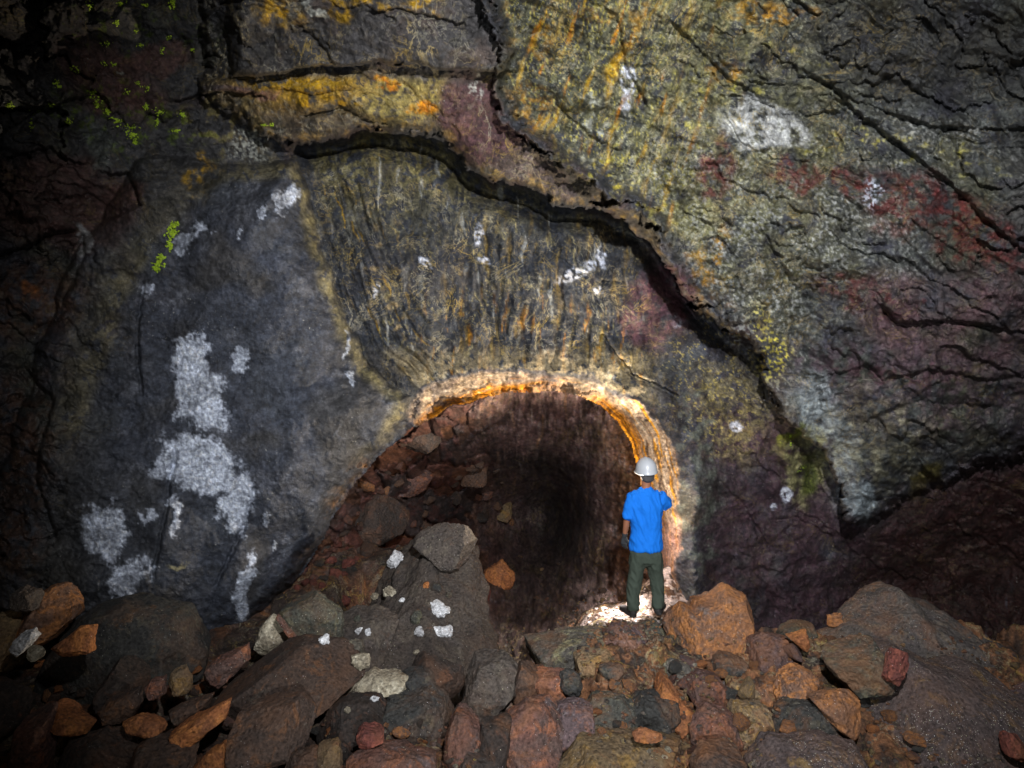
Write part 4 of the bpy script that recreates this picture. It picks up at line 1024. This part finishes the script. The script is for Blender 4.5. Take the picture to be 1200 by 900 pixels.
def tubes(chains, vox, name, mat, parent, smooth=6, wrinkle=0.):
    """union of tapered tubes (list of (x,y,z,rx,ry) rings each) as one continuous surface"""
    bm_ = bmesh.new()
    for ch in chains:
        rings = []; pts = [Vector(c[:3]) for c in ch]
        for i, c in enumerate(ch):
            a = pts[max(i - 1, 0)]; b2 = pts[min(i + 1, len(ch) - 1)]; tg = (b2 - a).normalized()
            side = Vector((1, 0, 0)) if abs(tg.x) < .85 else Vector((0, 1, 0))
            s1 = (side - tg * side.dot(tg)).normalized(); s2 = tg.cross(s1)
            rx, ry = c[3], c[4] if len(c) > 4 else c[3]
            rings.append([bm_.verts.new(pts[i] + s1 * math.cos(t) * rx + s2 * math.sin(t) * ry) for t in [2 * math.pi * k / 20 for k in range(20)]])
        for q0, q1 in zip(rings, rings[1:]):
            for k in range(20): bm_.faces.new((q0[k], q0[(k + 1) % 20], q1[(k + 1) % 20], q1[k]))
        for q0, e, rv in ((rings[0], 0, True), (rings[-1], -1, False)):
            tgd = (pts[0] - pts[1]).normalized() if e == 0 else (pts[-1] - pts[-2]).normalized()
            cap = bm_.verts.new(pts[e] + tgd * min(ch[e][3], ch[e][4] if len(ch[e]) > 4 else ch[e][3]) * .55)
            for k in range(20):
                f = (q0[(k + 1) % 20], q0[k], cap) if rv else (q0[k], q0[(k + 1) % 20], cap)
                bm_.faces.new(f)
    bmesh.ops.recalc_face_normals(bm_, faces=bm_.faces)
    me = bpy.data.meshes.new(name); bm_.to_mesh(me); bm_.free()
    o = bpy.data.objects.new(name, me); COL.objects.link(o)
    md = o.modifiers.new('r', 'REMESH'); md.mode = 'VOXEL'; md.voxel_size = vox
    if smooth: sm = o.modifiers.new('s', 'SMOOTH'); sm.iterations = smooth; sm.factor = .5
    e = o.evaluated_get(dg()); me2 = bpy.data.meshes.new_from_object(e)
    o.modifiers.clear(); o.data = me2; bpy.data.meshes.remove(me); me2.name = name
    if wrinkle:
        n = len(me2.vertices); p = np.empty(n * 3, f32); me2.vertices.foreach_get('co', p); p = p.reshape(-1, 3)
        nn = np.empty(n * 3, f32); me2.vertices.foreach_get('normal', nn); nn = nn.reshape(-1, 3)
        q = p * np.array([7, 7, 5]); q[:, 2] += q[:, 0] * .9
        p = p + nn * (fbm3(q, 3, 5, .5, True) * wrinkle)[:, None]
        me2.vertices.foreach_set('co', p.ravel()); me2.update()
    for pl in me2.polygons: pl.use_smooth = True
    me2.materials.clear(); me2.materials.append(mat)
    o.parent = parent
    return o


person = bpy.data.objects.new('person', None); link(person)
person.location = at(757, 721, 7.6); person.scale = (.94, .97, 1)
tag(person, 'person seen from behind in blue t-shirt, grey-green trousers and white helmet', 'person')
# local frame: x right, y away from the camera, z up; feet at z = 0
LH = [(-.128, .01, 1.325), (-.215, .0, 1.14), (-.232, .03, .99), (-.243, .07, .86)]       # left shoulder, elbow, wrist


def hand(wr, dirv, palmn, side, grip=.5, fat=0.):
    """palm, four unequal bent fingers, and a thumb leaving the side of the palm"""
    d_ = Vector(dirv).normalized(); nrm = (Vector(palmn) - d_ * Vector(palmn).dot(d_)).normalized(); lat = d_.cross(nrm) * side
    w0 = Vector(wr); ch = []
    pk = w0 + d_ * .085
    ch.append([(*(w0 - d_ * .01), .026 + fat, .02 + fat), (*(w0 + d_ * .03), .034 + fat, .018 + fat), (*pk, .036 + fat, .015 + fat)])
    for i, ln in enumerate((.070, .078, .072, .058)):
        s = pk + lat * (.030 - .020 * i) - d_ * .01
        a = d_; pts = [(*s, .0095 + fat)]; p0 = s
        for j, fr in enumerate((.45, .32, .23)):
            a = (a + nrm * grip * (.5 + .3 * j)).normalized(); p0 = p0 + a * ln * fr * 1.1
            pts.append((*p0, .0092 - .001 * j + fat))
        ch.append(pts)
    s = w0 + d_ * .03 + lat * .028; a = (d_ * .7 + lat * .7 + nrm * .25).normalized(); p1 = s + a * .035; p2 = p1 + (a + nrm * .3 + d_ * .3).normalized() * .03; p3 = p2 + (d_ + nrm * .3).normalized() * .022
    ch.append([(*(s - a * .02), .013 + fat), (*p1, .0115 + fat), (*p2, .010 + fat), (*p3, .008 + fat)])
    return ch


RHa = [(.122, .0, 1.315), (.252, .10, 1.215), (.285, .27, 1.20), (.31, .36, 1.21)]
body_ch = [
    [(0, 0, .74, .16, .105), (0, 0, .9, .155, .10), (0, -.005, 1.08, .15, .10), (0, -.01, 1.24, .155, .095), (0, 0, 1.32, .135, .075), (0, .005, 1.39, .06, .055)],
    [(0, .0, 1.34, .065, .065), (.006, .012, 1.44, .058, .06), (.010, .02, 1.52, .062, .07)],
    [(.012, .035, 1.475, .045, .055), (.012, .03, 1.52, .068, .085), (.012, .02, 1.59, .077, .097), (.012, .015, 1.65, .07, .088), (.012, .01, 1.69, .042, .05)],
    [(.012, .115, 1.60, .012), (.012, .128, 1.575, .015), (.012, .122, 1.562, .013)],                                    # nose
    [(-.006, .105, 1.528, .009), (.012, .112, 1.528, .011), (.03, .105, 1.528, .009)],                                      # mouth
    [(-.068, .012, 1.565, .008, .014), (-.075, .0, 1.59, .008, .018), (-.072, .005, 1.615, .008, .014)],
    [(.092, .012, 1.565, .008, .014), (.099, .0, 1.59, .008, .018), (.096, .005, 1.615, .008, .014)],
    [(*LH[0], .052), (*LH[1], .043), (*LH[2], .036), (*LH[3], .026)],
    [(*RHa[0], .052), (*RHa[1], .043), (*RHa[2], .035), (*RHa[3], .026)],
    [(-.085, 0, .78, .085), (-.125, .02, .42, .058), (-.135, .0, .38, .056), (-.155, -.005, .08, .04)],
    [(.085, 0, .78, .085), (.135, .04, .44, .058), (.138, .03, .38, .056), (.130, .0, .10, .04)],
]
body_ch += hand(LH[3], (-.03, .18, -1), (.5, .6, 0), 1, .45) + hand(RHa[3], (.2, .75, .6), (.8, -.5, 0), -1, .15)
tubes(body_ch, .0075, 'body', M['skin'], person, 3)
tubes(hand(LH[3], (-.03, .18, -1), (.5, .6, 0), 1, .45, .003) + [[(*(Vector(LH[3]) + Vector((.004, -.012, .045))), .033), (*LH[3], .031)]], .006, 'glove', M['glove'], person, 2)
tubes([
    [(0, .0, .735, .190, .135), (0, 0, .80, .186, .128), (-.003, -.005, .95, .176, .118), (0, -.01, 1.10, .178, .118), (0, -.012, 1.22, .190, .120), (0, -.005, 1.31, .172, .10), (0, .003, 1.375, .105, .08), (.004, .01, 1.415, .066, .064)],
    [(-.10, .0, 1.325, .075, .085), (-.155, .0, 1.29, .076, .08), (-.190, .0, 1.19, .070, .072), (-.213, .003, 1.085, .066, .07)],
    [(.10, .0, 1.325, .075, .085), (.165, .025, 1.305, .075, .08), (.225, .062, 1.25, .068, .072), (.268, .098, 1.215, .064, .068)],
], .010, 'shirt', M['shirt'], person, 3, .022)
tubes([
    [(0, 0, .60, .16, .115), (0, 0, .70, .172, .120), (0, 0, .80, .165, .115), (0, 0, .86, .16, .11)],
    [(-.080, 0, .70, .098, .115), (-.105, .01, .55, .088, .095), (-.132, .02, .38, .074, .078), (-.152, .005, .20, .068, .074), (-.160, -.002, .065, .066, .074)],
    [(.080, 0, .70, .098, .115), (.112, .02, .55, .088, .095), (.140, .045, .40, .074, .078), (.145, .03, .22, .068, .074), (.135, .01, .09, .066, .074)],
], .010, 'trousers', M['trouser'], person, 3, .02)
for sx, y0, z0, tw in ((-.160, -.01, .0, -.10), (.135, .02, .02, .12)):
    tubes([[(sx, y0, z0 + .14, .046, .052), (sx, y0, z0 + .05, .05, .06)], [(sx, y0 - .07, z0 + .04, .042, .04), (sx, y0, z0 + .042, .046, .042), (sx + tw * .5, y0 + .12, z0 + .038, .05, .038), (sx + tw, y0 + .2, z0 + .03, .04, .028)],
           [(sx, y0 - .085, z0 + .012, .038, .014), (sx + tw * .5, y0 + .1, z0 + .012, .052, .014), (sx + tw, y0 + .2, z0 + .012, .042, .014)]], .007, 'boot', M['boot'], person, 2)
# hair below the helmet
tubes([[(.012, -.03, 1.50, .060, .050), (.012, -.025, 1.545, .078, .075), (.012, -.01, 1.60, .086, .095), (.012, .0, 1.65, .082, .098)]], .008, 'hair', M['hair'], person, 2, .006)


def shell(name, mat, parent, rings, closed_top=True, seg=40):
    bm_ = bmesh.new(); rr = []
    for (z, rx, ry, oy) in rings: rr.append([bm_.verts.new((math.cos(2 * math.pi * k / seg) * rx, oy + math.sin(2 * math.pi * k / seg) * ry, z)) for k in range(seg)])
    for a, c in zip(rr, rr[1:]):
        for k in range(seg): bm_.faces.new((a[k], a[(k + 1) % seg], c[(k + 1) % seg], c[k]))
    if closed_top: bm_.faces.new(rr[-1])
    bmesh.ops.recalc_face_normals(bm_, faces=bm_.faces)
    me = bpy.data.meshes.new(name); bm_.to_mesh(me); bm_.free()
    for p in me.polygons: p.use_smooth = True
    me.materials.append(mat); o = bpy.data.objects.new(name, me); link(o, parent)
    return o


hel = shell('helmet', M['helmet'], person, [(-.035, .104, .125, .0), (-.037, .132, .168, .016), (-.030, .135, .171, .016), (-.018, .128, .148, .004), (.0, .124, .142, 0), (.035, .119, .135, 0), (.07, .106, .120, 0), (.10, .084, .096, 0), (.122, .055, .064, 0), (.133, .024, .028, 0), (.1345, .006, .007, 0)])
hel.location = (.006, .012, 1.625); hel.rotation_euler = (R(6), R(-4), R(8))
rb = bmesh.new()                                        # raised ridge over the crown
rv_ = []
for k in range(15):
    a = math.pi * (.08 + .84 * k / 14); y, z = -math.cos(a) * .128, math.sin(a) * .134 + .003
    rv_.append([rb.verts.new((x, y, z + dz)) for x, dz in ((-.016, -.012), (-.009, .005), (.009, .005), (.016, -.012))])
for a, c in zip(rv_, rv_[1:]):
    for k in range(3): rb.faces.new((a[k], a[k + 1], c[k + 1], c[k]))
me = bpy.data.meshes.new('ridge'); rb.to_mesh(me); rb.free(); me.materials.append(M['helmet'])
for p in me.polygons: p.use_smooth = True
o = bpy.data.objects.new('ridge', me); link(o, hel)
hb = shell('headband', M['strap'], hel, [(-.062, .092, .108, .0), (-.036, .101, .119, .0)], False)

# ------------------------------------------------------------------ LIGHT
def spot(name, loc, aim, energy, col, size, ang, blend):
    l = bpy.data.lights.new(name, 'SPOT'); l.energy = energy; l.color = col; l.shadow_soft_size = size; l.spot_size = R(ang); l.spot_blend = blend
    o = bpy.data.objects.new(name, l); link(o); o.location = loc
    o.rotation_euler = (Vector(aim) - Vector(loc)).to_track_quat('-Z', 'Y').to_euler()
    return o


# the photographer's flash, held up to the right of the camera, and the caver's own lamp in front of his chest
spot('flash_lamp', (.7, .5, 4.5), at(720, 410, 8), 3150, (.98, .98, 1), .07, 104, 1)
spot('flash_lamp', (.35, .6, .9), at(640, 500, 8), 760, (.92, .96, 1), .08, 92, 1)
pl = person.location
spot('caver_lamp', pl + Vector((-.05, .50, 1.10)), pl + Vector((-1.2, .15, 2.4)), 760, (1, .86, .66), .03, 130, .6)
spot('caver_lamp', pl + Vector((-.02, .40, .75)), pl + Vector((-.42, .6, -.1)), 420, (1, .90, .84), .03, 80, .5)
l = bpy.data.lights.new('lamp_spill', 'POINT'); l.energy = 60; l.color = (1, .80, .62); l.shadow_soft_size = .03
o = bpy.data.objects.new('lamp_spill', l); link(o); o.location = pl + Vector((.05, .45, 1.0))

w = bpy.data.worlds.new('World'); S.world = w; w.use_nodes = True
nt = w.node_tree; bg = nt.nodes['Background']; sky = nt.nodes.new('ShaderNodeTexSky'); sky.sky_type = 'NISHITA'
sky.sun_disc = False; sky.sun_elevation = R(12); sky.sun_rotation = R(180)
nt.links.new(sky.outputs[0], bg.inputs[0]); bg.inputs[1].default_value = .003

cam = bpy.data.cameras.new('camera'); cam.lens = 24; cam.sensor_width = 36; cam.clip_end = 200; cam.clip_start = .05
co = bpy.data.objects.new('camera', cam); link(co); co.location = EYE; co.rotation_euler = (R(90), 0, 0); S.camera = co
S.view_settings.view_transform = 'Standard'; S.view_settings.look = 'None'; S.view_settings.exposure = 0; S.view_settings.gamma = 1
S.cycles.max_bounces = 4
